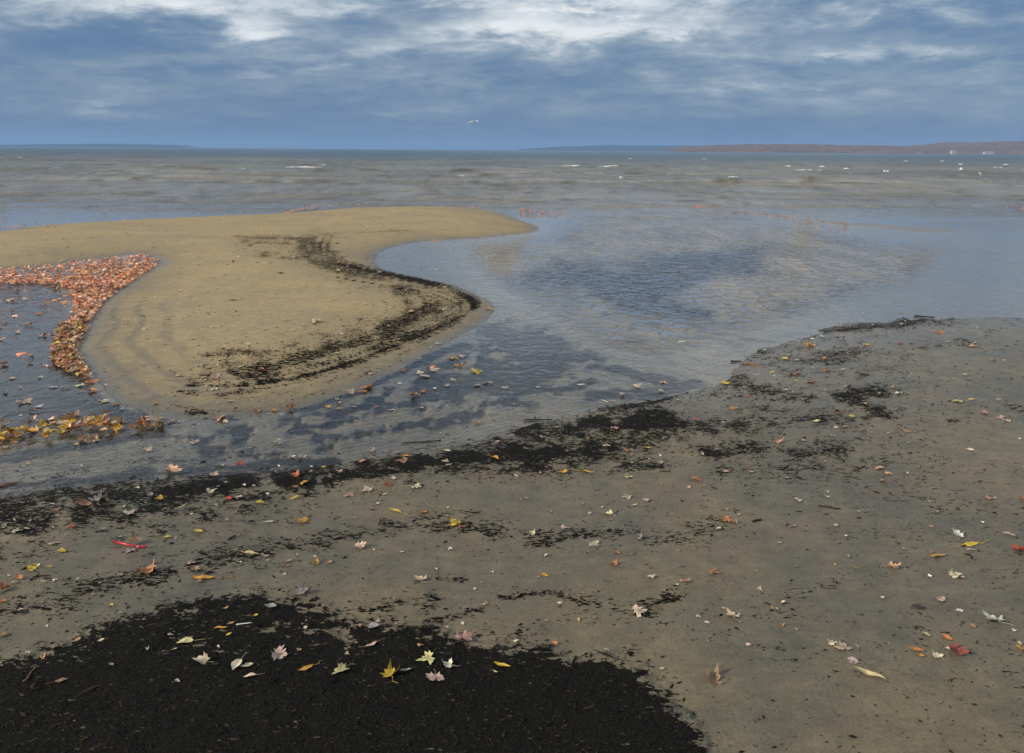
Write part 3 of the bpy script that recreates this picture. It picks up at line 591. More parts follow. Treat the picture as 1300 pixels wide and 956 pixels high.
# white lakeside buildings below the hills
MAT_WALL = plain('white_wall', (0.50, 0.51, 0.52), 0.7, .3, 2, 0.05); MAT_ROOF = plain('grey_roof', (0.32, 0.33, 0.36), 0.7, .3, 2, 0.1); MAT_PANE = plain('dark_window', (0.04, 0.05, 0.06), 0.2, .5, 2, 0.1)
def box(x0, x1, y0, y1, z0, z1):
    V = [(x0, y0, z0), (x1, y0, z0), (x1, y1, z0), (x0, y1, z0), (x0, y0, z1), (x1, y0, z1), (x1, y1, z1), (x0, y1, z1)]
    return V, [(3, 2, 1, 0), (4, 5, 6, 7), (0, 1, 5, 4), (1, 2, 6, 5), (2, 3, 7, 6), (3, 0, 4, 7)]
def house(px, py, wpx, hgt, label):
    dist = 3330.0; d = ray(np.array(px), np.array(py)); x = d[0] * dist / d[1]; w = wpx * dist / F; z0 = 0.0
    r = bpy.data.objects.new('lakeside_house', None); C.objects.link(r); r.location = (x, dist, z0); tag(r, label, 'house')
    w2, dp = w / 2, 12.0
    link('wall', raw_mesh('wall', *box(-w2, w2, 0, dp, -1, hgt), MAT_WALL), r)
    V = [(-w2 - 1, -1, hgt), (w2 + 1, -1, hgt), (w2 + 1, dp + 1, hgt), (-w2 - 1, dp + 1, hgt), (-w2 - 1, dp / 2, hgt + 4), (w2 + 1, dp / 2, hgt + 4)]
    link('roof', raw_mesh('roof', V, [(3, 2, 1, 0), (0, 1, 5, 4), (2, 3, 4, 5), (1, 2, 5), (3, 0, 4)], MAT_ROOF), r)
    k = max(2, int(w / 7))
    for i in range(k):
        xx = -w2 + (i + .5) * w / k
        link('window', raw_mesh('window', *box(xx - 1, xx + 1, -0.15, 0.05, hgt * .35, hgt * .75), MAT_PANE), r)
house(1256, 195, 12, 7, 'long low white building on the opposite shore under the hills'); house(1210.5, 196, 5, 11, 'small tall pale house on the opposite shore among trees')

# ------------------------------------------------------------------ gulls
MAT_GULL = plain('gull_white', (0.82, 0.82, 0.80), .7, .2, 20, .05); MAT_GREY = plain('gull_grey', (0.35, 0.37, 0.40), .7, .2, 20, .1); MAT_BEAK = plain('gull_beak', (0.6, 0.35, 0.05), .5, .3, 20, .1); MAT_TIP = plain('gull_black', (0.02, .02, .02), .6, .2, 20, .1)
def lathe(prof, n=10, sy=1.0, sz=1.0):      # (x, radius, z) profile along x
    V, Fc = [], []
    for x, r, z in prof:
        for k in range(n):
            w = 2 * math.pi * k / n; V.append((x, r * sy * math.cos(w), z + r * sz * math.sin(w)))
    for i in range(len(prof) - 1):
        for k in range(n): Fc.append((i * n + k, i * n + (k + 1) % n, (i + 1) * n + (k + 1) % n, (i + 1) * n + k))
    Fc.append(tuple(range(n))[::-1]); Fc.append(tuple(range((len(prof) - 1) * n, len(prof) * n)))
    return V, Fc
def gull(loc, rz, flying, label):
    r = bpy.data.objects.new('gull', None); C.objects.link(r); r.location = loc; r.rotation_euler = (0, 0, rz); tag(r, label, 'bird')
    z = 0.0 if flying else 0.20
    body = [(-.27, .008, z + .03), (-.2, .03, z + .02), (-.1, .062, z), (0, .075, z), (.09, .066, z + .015), (.14, .042, z + (.03 if flying else .07)), (.18, .038, z + (.035 if flying else .115)), (.215, .034, z + (.035 if flying else .125)), (.24, .014, z + (.03 if flying else .118))]
    link('body', raw_mesh('body', *lathe(body), MAT_GULL, smooth=True), r)
    zb = z + (.03 if flying else .117)
    link('beak', raw_mesh('beak', *lathe([(.232, .011, zb), (.265, .008, zb - .003), (.285, .002, zb - .008)], 6), MAT_BEAK), r)
    for s in (-1, 1):
        if flying:
            sec = [(0.03, .05, .03, .17), (.16, .28, .09, .16), (.12, .5, .02 if s > 0 else .10, .11), (.0, .70, -.02 if s > 0 else .03, .03)]
            V = []
            for x, y, zz, c in sec: V += [(x, s * y, z + zz), (x - c * .5, s * y, z + zz + .018), (x - c, s * y, z + zz - .01), (x - c * .5, s * y, z + zz - .004)]
            Fc = [(i * 4 + k, i * 4 + (k + 1) % 4, i * 4 + 4 + (k + 1) % 4, i * 4 + 4 + k) for i in range(3) for k in range(4)] + [(3, 2, 1, 0), (12, 13, 14, 15)]
            link('wing', raw_mesh('wing', V, Fc, MAT_GULL), r)
        else:
            link('wing', raw_mesh('wing', *lathe([(-.33, .004, z + .03), (-.2, .03, z + .03), (-.05, .05, z + .02), (.06, .04, z + .02), (.1, .01, z + .02)], 8, .5, 1.0), MAT_GREY), r).location = (0, s * .058, .004)
            link('leg', raw_mesh('leg', *tube([(0, s * .03, -.03), (0, s * .03, .08), (-.01, s * .03, z - .04)], .006), MAT_BEAK), r)
    return r
_d = ray(np.array(600.5), np.array(155.0)); _t = 62 / _d[1]
gull((_d[0] * _t, 62, CAM_H + _d[2] * _t), R(35), True, 'white gull flying with raised wings above the lake')
_x, _y = to_plane(np.array([1245.0]), np.array([224.0])); gull((_x[0], _y[0], -0.02), R(200), False, 'white gull with grey wings standing in the shallows')

# ------------------------------------------------------------------ leaves
COL = {'p': ((.52, .40, .30), 'pale pinkish'), 'c': ((.68, .58, .40), 'cream'), 'y': ((.62, .43, .05), 'yellow'), 'g': ((.60, .30, .045), 'golden'), 'o': ((.50, .20, .07), 'orange'),
       't': ((.34, .20, .115), 'tan'), 'r': ((.34, .085, .05), 'red-brown'), 'R': ((.62, .10, .035), 'bright red-orange'), 'l': ((.58, .53, .25), 'lime-yellow'), 'a': ((.36, .31, .29), 'greyish'),
       'w': ((.58, .55, .49), 'whitish'), 'd': ((.05, .035, .035), 'dark brown'), 'k': ((.46, .27, .22), 'pink'), 'n': ((.10, .20, .03), 'green'), 'e': ((.62, .36, .22), 'peach')}
MAPLE = [(0, -.02), (.10, -.10), (.30, -.22), (.24, -.08), (.52, -.05), (.46, .06), (.62, .20), (.40, .24), (.24, .26), (.30, .44), (.20, .50), (.12, .46), (.10, .66), (0, .92)]
def leaf_mesh(kind, v):
    """blade lying in XY, base at the origin, tip along +Y, about one unit long"""
    rr = random.Random(hash(kind) % 1 + v * 31 + {'m': 1, 'o': 2, 'w': 3, 'c': 4}[kind])
    if kind in 'mc':
        out_l = [(x * rr.uniform(.72, 1.12), y * rr.uniform(.85, 1.1)) for x, y in MAPLE] + [(-x * rr.uniform(.72, 1.12), y * rr.uniform(.85, 1.1)) for x, y in MAPLE[-2:0:-1]]; ctr = (0, .22)
    else:
        wd = .30 if kind == 'o' else .13; n = 9
        side = [(wd * math.sin(math.pi * (k / n) ** (.8 if kind == 'o' else .9)) * rr.uniform(.9, 1.08), k / n) for k in range(n + 1)]
        out_l = side + [(-x * rr.uniform(.85, 1.1), y) for x, y in side[-2:0:-1]]; ctr = (0, .5)
    V = [(ctr[0], ctr[1], 0)]; vein = [1.0]
    for f in (.35, .7, 1.0):
        for x, y in out_l:
            if kind in 'mc': V.append((ctr[0] + (x - ctr[0]) * f, ctr[1] + (y - ctr[1]) * f, 0))
            else: V.append((x * f, y, 0) if f == 1 else (x * f, ctr[1] + (y - ctr[1]) * (0.55 + .45 * f), 0))
            vein.append(1.0 if (abs(x) < .02 or (kind in 'mc' and f < .5)) else 0.0)
    n = len(out_l); Fc = [(0, 1 + i, 1 + (i + 1) % n) for i in range(n)]
    for r_ in range(2):
        a = 1 + r_ * n; b = a + n
        Fc += [(a + i, b + i, b + (i + 1) % n, a + (i + 1) % n) for i in range(n)]
    V = np.array(V, float); x, y = V[:, 0].copy(), V[:, 1].copy(); r2 = x * x + (y - ctr[1]) ** 2
    if kind == 'c':
        ax = rr.uniform(0, 3.14); q = x * math.cos(ax) + (y - .22) * math.sin(ax); p_ = -x * math.sin(ax) + (y - .22) * math.cos(ax)
        bend = rr.uniform(2.4, 3.6); fold = np.sin(np.clip(q * bend, -1.5, 1.5)) / bend; lift = (1 - np.cos(np.clip(q * bend, -1.9, 1.9))) / bend
        wav = .07 * np.sin(p_ * 9 + v) + .05 * np.sin(x * 13 + y * 7)
        V[:, 0] = fold * math.cos(ax) - p_ * math.sin(ax); V[:, 1] = .22 + fold * math.sin(ax) + p_ * math.cos(ax); V[:, 2] = lift * rr.uniform(.9, 1.2) + wav * r2 * 3
    elif kind == 'm':
        V[:, 2] = rr.uniform(-.1, .28) * r2 + .07 * np.sin(x * 7 + v) * np.sin(y * 6 + v * 2) + .05 * np.abs(np.sin(np.arctan2(y - .22, x) * 2.5)) * np.sqrt(r2)
    else:
        V[:, 2] = np.abs(x) * rr.uniform(.2, .9) + rr.uniform(.1, .5) * (y - .5) ** 2 + .03 * np.sin(y * 9 + v)
        V[:, 0] += rr.uniform(-.25, .25) * (y - .5) ** 2
    V[:, 2] -= V[:, 2].min() - .012
    me = raw_mesh('blade', V, Fc, MAT_LEAF, smooth=True)
    a = me.attributes.new('vein', 'FLOAT', 'POINT'); a.data.foreach_set('value', np.array(vein, np.float32))
    pts = [(0, .02, float(V[1, 2]) + .01), (.03 * rr.uniform(-1, 1), -.18, .04), (.12 * rr.uniform(-1, 1), -.42, .02 + .05 * rr.random()), (.22 * rr.uniform(-1, 1), -.62, .02)]
    st = raw_mesh('stalk', *tube(pts, [.020, .013, .011, .013], 5), MAT_LEAF)
    return me, st, V, Fc
LEAF = {k: [leaf_mesh(k, v) for v in range(6)] for k in 'mowc'}
KINDN = {'m': ('maple_leaf', 'maple leaf'), 'o': ('oval_leaf', 'oval leaf'), 'w': ('narrow_leaf', 'narrow leaf'), 'c': ('curled_maple_leaf', 'curled maple leaf')}
def place_of(px, py, x, y):
    v = np.array([float(x)]); u = np.array([float(y)]); z, si, sb = land(v, u); z, si, sb = z[0], si[0], sb[0]
    dv = float(lookup(debris, np.array([px]), np.array([py]))[0])
    if si > 0:
        if y > 14: return 'on the sand spit by open water', 'leaves on the sand spit'
        if dv > .35: return 'caught in the strand lines of the sand island', 'leaves on the island strand lines'
        return 'on the bare sand of the round sand island', 'leaves on the sand island'
    if sb > 0:
        if py > 735 and dv > .45: return 'on the big patch of black plant debris', 'leaves on the black debris patch'
        if px > 890 and py < 615: return ('on a black weed patch where the beach narrows' if dv > .4 else 'on bare sand among scattered weed patches'), 'leaves on the beach among weed patches'
        if dv > .4: return 'in the dark wrack line along the channel', 'leaves in the wrack line'
        if py > 690 and px > 850: return 'on smooth grey sand away from the wrack', 'leaves on the smooth grey sand'
        return 'on damp sand between wrack line and black patch', 'leaves on the damp sand'
    if px < 210 and py > 540 or (px < 215 and py > 525): return 'in the drift at the mouth of the dark pool', 'leaves of the drift by the pool'
    if px < 165: return 'floating on the dark pool beside the sand island', 'leaves floating on the dark pool'
    if py < 420: return 'lying in thin water on the flats', 'leaves on the water flats'
    return 'in the shallow channel between island and beach', 'leaves in the channel'
def put_leaf(px, py, size, kind, colour, rot=None, in_drift=None, lift=0.0, tilt=0.12):
    x, y, z = ground_at(px, py)
    dep = depth_at(x, y, z); L_ = size * dep / F
    long_f = {'m': 1.05, 'o': 1.1, 'w': 1.1, 'c': 1.35}[kind]
    s = min(max(L_ * long_f, 0.022), 0.19)
    if rot is None: rot = random.uniform(0, 2 * math.pi) if kind in 'mc' else R(90) + random.gauss(0, .45) + (math.pi if random.random() < .5 else 0)
    me, st, _, _ = random.choice(LEAF[kind]); nm, words = KINDN[kind]
    base, cname = COL[colour]; j = random.uniform(.86, 1.14)
    col = tuple(min(.9, c * j * random.uniform(.93, 1.07)) for c in base) + (1,)
    where, grp = in_drift or place_of(px, py, x, y)
    sizew = 'large' if s > .105 else 'small' if s < .06 else 'medium-sized'
    label = f'{sizew} {cname} {words} {where}'
    ob = bpy.data.objects.new(nm, None); C.objects.link(ob)
    ob.empty_display_size = .02
    ob.rotation_euler = (random.gauss(0, tilt), random.gauss(0, tilt), rot); ob.scale = (s, s, s * random.uniform(.55, 1.1))
    d = np.array([-math.sin(rot), math.cos(rot)]) * s * (.22 if kind in 'mc' else .5)
    ob.location = (x - d[0], y - d[1], z + .0035 + lift)
    tag(ob, label, 'leaf', grp)
    b = link('blade', me, ob); b.color = col
    if size >= 7 and random.random() < (.85 if kind in 'mc' else .5):
        t = link('stalk', st, ob); t.color = tuple(c * .8 for c in col[:3]) + (1,)
    return ob
LEAVES = """35 589 5 o y/66 640 9 w w/71 648 10 m t/105 642 16 c t/126 635 17 c p/175 621 8 o p/165 652 16 m p/18 661 8 w l/5 669 7 c p/21 675 12 m p/34 672 10 w p/92 669 10 m r/131 672 7 w l
148 682 15 w c/165 700 13 m a/69 690 14 m p/78 701 12 m y/191 629 9 m a/1 617 9 m r/45 717 10 w y/213 683 9 o y/251 676 13 o y/199 723 6 o p/153 731 7 m a/185 726 22 c o/242 716 11 m p/249 724 12 m t
41 723 13 m y/62 721 6 o y/24 735 13 o o/18 741 8 o p/4 750 14 c o/3 765 9 o o/27 777 8 o p/4 808 12 o t/141 769 6 o y/128 814 8 o p/141 845 6 o t/78 865 14 o t
220 599 16 c e/273 603 11 m p/247 562 11 m a/316 570 8 w a/352 562 13 m a/383 581 13 m a/373 581 7 o w/281 592 7 o a/305 589 11 m r/268 625 12 m p/277 618 5 w w/310 617 6 o p/322 618 5 o w/290 634 10 m R/304 631 9 m p/274 642 5 o p
329 641 12 o y/231 648 17 w l/203 633 10 m y/373 605 12 c o/386 614 11 m g/375 619 8 o t/395 600 6 o p/396 594 7 w w/411 594 7 o y/374 634 13 w y/342 664 13 w c/383 663 18 m g
320 703 21 w l/337 706 12 m p/339 713 6 o p/363 714 16 w t/401 715 10 c g/418 715 8 o t/385 752 17 c a/343 772 15 o a/324 782 6 o y/280 799 17 w g/293 792 9 w t/291 807 7 o y/235 816 20 o l/256 841 17 c p/313 845 16 o c/317 859 15 o c/355 832 20 c p/388 851 22 w g/225 866 8 o p/272 845 9 m d
510 702 5 o w/533 736 15 c p/475 797 14 o a/480 790 7 o a/471 820 17 w p/433 852 17 c l/515 853 15 w a/568 845 15 c w/590 812 20 c k/637 845 22 w y/552 864 18 c p/629 855 8 w p
471 572 12 m a/460 587 10 o o/431 599 9 m p/515 580 9 o g/512 586 14 m t/568 573 10 o c/566 586 9 m p/570 591 9 m p/629 582 11 o g/632 562 6 o k/491 616 13 m r/499 608 9 m p/529 619 14 m c/466 623 15 m p/444 629 14 m k/488 628 7 o l/501 650 19 w y/538 651 12 o o/532 643 5 w o/577 665 16 m y/586 670 11 m r/458 695 14 c p
432 425 8 o p/427 450 8 o c/444 449 8 w c/556 421 5 o c/556 437 7 m c/573 429 4 o r/471 475 8 m k/532 457 8 o w/576 455 13 m g/587 453 10 m p/583 465 13 m o/587 462 5 o w/549 466 11 m o/551 470 14 m p/533 474 10 m c/541 478 15 m w/605 472 17 m y/576 483 9 m p/552 494 7 o w/567 490 9 m a/606 490 11 m a/617 487 8 o p/537 498 9 m o/526 503 11 c t
507 488 7 o w/489 493 6 c d/512 471 8 m r/466 493 14 c o/462 498 13 m o/445 499 12 m p/430 509 8 c c/429 513 11 w p/417 517 8 m g/431 519 9 w y/449 517 8 w w/477 516 8 w o/497 521 10 w w/535 519 7 o w/567 516 5 o a/606 538 10 m t/512 547 6 o d/452 535 8 w a
365 444 6 o c/364 460 7 o c/317 446 8 w r/305 466 9 w c/274 480 11 m k/273 495 10 m w/292 510 8 m c/260 483 6 o p/226 478 6 o p/332 469 7 o o/249 446 4 o c/326 523 10 c o/348 522 9 m o/344 526 11 w p/356 527 8 w w/369 520 9 c o/279 532 14 c e/286 536 9 o c/216 536 11 m p/225 536 6 o w/203 537 9 w o/253 539 5 w w
296 381 12 m p/263 397 6 m o/301 348 5 o p/334 335 5 o c/227 370 7 o p/360 407 9 w c/337 418 6 o p/332 411 6 w p/400 409 15 m p/386 413 6 o p/371 420 5 o c/416 382 8 w y/356 347 7 m d/411 301 5 o p/412 323 5 o c/418 342 5 o c/453 365 8 m c/442 372 5 o p/488 363 8 w y/463 387 5 o c/542 376 8 m p/521 397 11 m e/493 414 6 o k/563 393 12 w c/553 369 5 o c/564 365 5 o c/622 393 12 m g/454 411 8 w w/482 346 7 m c/429 344 6 o c/465 328 5 o c/428 309 6 o c/482 275 5 o c/521 299 5 o c/551 306 9 w o/466 290 5 o c/486 288 5 o c/626 274 5 o p/82 305 5 o p/74 323 7 w w
683 492 6 o w/642 493 10 m a/622 487 8 o w/738 490 11 w w/810 491 12 m p/824 488 6 w w/789 502 9 o c/767 511 11 w c/778 510 9 w t/838 497 10 m c/780 545 9 c k/688 555 9 m p/649 554 9 w a/770 566 9 m p/796 573 9 m o/821 570 9 m y/714 601 12 c g/746 601 18 w g/739 596 7 o n/655 604 6 o c/797 606 11 m l/838 588 9 m p
668 633 9 w a/797 632 12 m p/821 636 10 m p/806 642 7 o c/772 653 11 c c/716 671 11 m p/676 679 9 c c/755 692 13 c c/813 683 12 c a/784 702 8 m o/779 717 10 c o/692 731 9 o g/828 733 11 m c
866 436 12 w w/971 445 4 o c/996 456 8 o y/1029 440 10 c g/1020 441 8 o t/1037 444 6 o y/1014 434 6 o p/1031 431 6 o c/1011 458 8 o a/980 473 8 o y/1006 475 15 c o/1010 484 6 o y/1029 486 12 o o/928 478 10 w o/914 482 4 o y/921 488 12 o y/960 477 10 w a/842 486 10 m p/861 509 6 o a/931 519 11 m g/949 503 7 m t/883 533 7 m R/998 496 5 o w/1032 468 5 o p/1037 536 10 o l
869 589 8 w p/886 609 15 m o/892 618 9 w o/922 600 8 o k/954 600 8 o k/992 608 5 o a/999 608 6 o a/988 561 13 c e/1014 636 11 m c/938 654 4 o a
1044 428 8 m w/1051 445 7 w p/1047 456 9 m g/1049 472 9 c o/1064 418 14 w t/1070 427 5 o c/1099 438 8 o y/1108 414 6 o c/1112 426 8 m t/1128 422 6 w p/1144 397 5 m o/1096 401 7 w t/1144 412 5 o c/1180 410 8 o k/1191 423 13 m o/1203 435 6 o w/1214 422 5 o t/1232 440 12 m e/1237 436 5 o c/1234 425 5 o g/1250 446 6 o y/1260 458 9 o g/1275 458 5 o p/1298 450 5 o o/1241 416 5 o w/1262 418 5 o c/1142 437 8 m r/1095 476 13 m o/1070 470 7 o p/1076 491 9 c c/1049 495 10 w p
1140 500 9 m c/1160 483 7 m t/1132 492 8 m t/1209 482 6 m a/1225 477 11 w c/1229 482 7 o p/1250 477 12 w c/1204 496 8 w c/1214 510 15 m l/1233 509 7 o y/1267 507 8 w p/1249 525 12 m k/1270 531 10 m p/1278 535 8 c p/1064 526 8 o r/1081 530 11 o y/1073 542 10 w p/1061 543 7 o p/1057 554 8 m p/1127 551 5 o w/1150 548 10 m t/1118 565 7 o t/1154 562 7 w w/1231 572 9 o c/1165 594 6 m t/1116 595 13 o e/1127 602 10 m e/1122 612 11 o t/1050 631 9 w w/1256 633 13 m k/1297 634 8 m R/1062 668 7 c c/1182 669 6 o e
908 657 9 w o/923 661 15 m o/930 664 9 c t/912 672 9 o p/1006 669 11 w a/906 728 13 m o/872 739 10 c t/964 750 7 c c/897 792 4 o w/811 777 20 m c/704 818 8 o o/905 861 24 c t
1134 721 14 c e/1190 707 22 w g/1231 692 25 w y/1233 699 12 w a/1215 679 15 c w/1279 680 17 w p/1213 732 13 c c/1295 701 16 c r/1086 722 9 w y/1218 776 9 o w/1167 771 18 o d/1262 787 20 c w/1177 807 10 o l/1202 811 14 o o/1162 826 20 w o/1170 834 7 o g/1215 828 22 c r/1296 824 11 m g/1056 817 13 m c/1080 839 18 o a
58 465 9 o c/53 461 5 o w/16 481 9 o p/51 480 8 o p/25 493 6 o p/69 492 10 m w/101 490 12 m c/117 486 16 m o/79 494 6 o d/86 494 8 w r/101 497 10 w t/118 497 10 c o/109 506 7 w p/134 510 13 m c/126 509 5 o w/147 514 10 m t/155 520 6 o w/32 511 20 m p/50 517 9 m w/41 523 18 w t/26 528 5 o w/7 500 7 m d/97 565 6 o y/9 568 14 m p/189 571 12 m p/105 558 12 c o/112 561 11 m t/118 557 12 c t/114 555 10 w o/122 560 9 m p
135 468 7 w t/156 476 7 w y/134 489 4 o c/196 514 9 m o/132 441 6 o o/188 415 6 w c/165 426 6 w c/161 411 5 o t/145 411 5 o c/182 382 8 w c/189 356 7 w w/600 672 4 o w/480 640 4 o w/740 640 4 o t/860 700 5 o t/700 650 4 o c/560 700 5 w t/1020 560 5 o p/1090 650 4 o w/1120 760 4 o w/950 820 4 o p/1010 720 5 o t/840 850 5 o p/990 690 4 o c/612 740 4 o t"""
for line in LEAVES.splitlines():
    for item in line.split('/'):
        a = item.split(); put_leaf(float(a[0]), float(a[1]), float(a[2]), a[3], a[4])
# leaves that stand out: own turn and own label
for px, py, sz, k, c, rt, lab in [
    (257, 735, 31, 'w', 'g', 88, 'long flat golden leaf with thin pale stalk on bare sand beside the black patch'),
    (171, 690, 15, 'c', 't', 30, 'crumpled tan leaf lying across the red drinking straw'),
    (300, 846, 19, 'o', 'c', 170, 'pale pointed oval leaf lying upright beside two others on black debris'),
    (542, 837, 22, 'm', 'l', 110, 'pale yellow three-pointed maple leaf with long stalk on black debris'),
    (496, 856, 20, 'c', 'y', 20, 'bright yellow curled leaf, the most vivid on the black debris'),
    (929, 782, 16, 'c', 'p', 10, 'pale cupped leaf standing on its straight stalk on smooth sand'),
    (1194, 762, 13, 'm', 'p', 45, 'pale leaf with a long stalk pointing to a tiny white leaf'),
    (1189, 833, 15, 'm', 'c', 15, 'cream leaf with dark hole beside the dark red curled leaf'),
    (1070, 822, 20, 'm', 'p', 5, 'pale pinkish maple leaf overlapping a smaller cream leaf on smooth sand'),
    (1104, 857, 36, 'w', 'l', 240, 'long yellow-green willow leaf lying beside a greyish oval leaf')]:
    o = put_leaf(px, py, sz, k, c, R(rt), tilt=.05, lift=.012 if 'straw' in lab else 0); o['label'] = lab
# the drift at the mouth of the pool: every leaf large enough to pick out
for k in range(105):
    t = random.random() ** 1.15; px = t * 212 - 6; py = 549 - t * 13 + 4 * math.sin(t * 9); hw = 11 * (1 - t) + 4.0
    py += random.uniform(-1, 1) * hw
    put_leaf(px, py, random.uniform(9, 16) * (1.1 - .3 * t), random.choice('mmcco'), random.choice('ooggggpeetyc'), in_drift=('piled in the leaf drift at the pool mouth', 'leaves of the drift by the pool'), lift=random.uniform(0, .03), tilt=.35)

# drifts too dense and too far to pick apart: one object
def drift():
    V, Fc, T = [], [], []
    def add(px, py, size, col, lift, tl=.22):
        x, y = to_plane(np.array([px]), np.array([py])); x, y = float(x[0]), float(y[0])
        z = max(0.0, float(land(np.array([x]), np.array([y]))[0][0])) + .003 + lift
        kind = random.choice('mmmoc'); _, _, lv, lf = random.choice(LEAF[kind])
        n = (len(lv) - 1) // 3; keep = np.concatenate([[0], np.arange(1 + 2 * n, 1 + 3 * n)])      # centre and rim only
        P = lv[keep] - np.array([0, .3, 0]); rz = random.uniform(0, 6.28)
        Mx = np.array((Matrix.Rotation(rz, 3, 'Z') @ Matrix.Rotation(random.gauss(0, tl), 3, 'X') @ Matrix.Rotation(random.gauss(0, tl), 3, 'Y')))
        P[:, 2] *= .3 if tl < .2 else 1.0; P = (P * size) @ Mx.T; P[:, 2] = P[:, 2] - min(0, P[:, 2].min()); P = P + np.array([x, y, z])
        b = len(V); V.extend(P.tolist()); Fc.extend([(b, b + 1 + i, b + 1 + (i + 1) % n) for i in range(n)])
        j = random.uniform(.85, 1.35); T.extend([[c * j for c in col]] * len(P))
    REDS = [(.82, .34, .19), (.80, .29, .14), (.84, .43, .27), (.78, .34, .12), (.84, .56, .40), (.60, .20, .10), (.82, .40, .14), (.84, .58, .44), (.84, .48, .32)]
    MIXD = [(.55, .27, .10), (.50, .22, .12), (.60, .42, .08), (.62, .45, .33), (.42, .20, .10), (.56, .36, .20), (.30, .13, .07), (.60, .30, .2)]
    TRI = [(-330, 356), (-100, 348), (0, 343), (77, 337), (150, 328), (185, 324), (202, 331), (196, 341), (176, 354), (152, 369), (130, 388), (113, 411), (102, 432), (98, 446), (104, 460), (119, 483), (114, 488), (90, 475), (68, 462), (66, 440), (70, 420), (92, 400), (92, 380), (84, 366), (60, 362), (0, 362), (-330, 378)]
    a = np.array(TRI); k = 0
    while k < 3000:
        px, py = random.uniform(-330, 204), random.uniform(322, 488)
        if random.random() > (px + 460) / 660 and px < 0: continue
        if random.random() > ((340 / py) ** 2 + .0) * 1.0: continue          # even cover on the ground, not in the picture
        if not in_poly(np.array([px]), np.array([py]), TRI)[0]: continue
        if 20 < px < 95 and 344 < py < 352 and random.random() < .65: continue
        add(px, py, random.uniform(.042, .072), random.choice(REDS if py < 398 + random.gauss(0, 12) else MIXD), random.uniform(0, .025)); k += 1
    for k in range(55): add(random.uniform(-60, 95), random.uniform(362, 470), random.uniform(.05, .09), random.choice(MIXD + REDS), 0)
    for (x0, y0, x1, y1, hw, n) in [(362, 270, 402, 262, 2.2, 130), (402, 262, 470, 259.5, .8, 40), (660, 267, 716, 270, 2.0, 90), (880, 262.5, 950, 269, 2.0, 220), (950, 269, 1080, 285, 1.6, 90), (-60, 292, 28, 287, 1.4, 70), (800, 257, 880, 259, .8, 30),
                                  (1278, 264, 1310, 266, 1.4, 40), (592, 263.5, 610, 264, .6, 16)]:
        for k in range(n):
            t = random.random() ** 1.2; add(x0 + (x1 - x0) * t, y0 + (y1 - y0) * t + random.gauss(0, hw * .6), random.uniform(.06, .09), random.choice(REDS[:4] + MIXD[:2]), random.uniform(0, .004), .05)
    for k in range(170):                    # specks on the spit and island too small to pick apart
        px, py = random.uniform(-100, 640), random.uniform(268, 345); add(px, py, random.uniform(.03, .06), random.choice(MIXD + [(.66, .58, .45)] * 5), 0)
    for k in range(90):
        px, py = random.uniform(150, 590), random.uniform(345, 510)
        if in_poly(np.array([px]), np.array([py]), ISLE)[0]: add(px, py, random.uniform(.02, .035), random.choice(MIXD + [(.66, .58, .45)] * 6), 0)
    for k in range(230):
        px, py = random.uniform(0, 1300), random.uniform(400, 860); add(px, py, random.uniform(.012, .022), random.choice([(.6, .5, .36), (.5, .33, .2), (.35, .2, .1), (.62, .58, .5)]), 0)
    return V, Fc, np.array(T)
V, Fc, T = drift()
tag(link('leaf_drift', raw_mesh('leaf_drift', V, Fc, MAT_DRIFT, T)), 'dense drifts and specks of red and orange fallen leaves', 'leaf litter', kind='stuff')

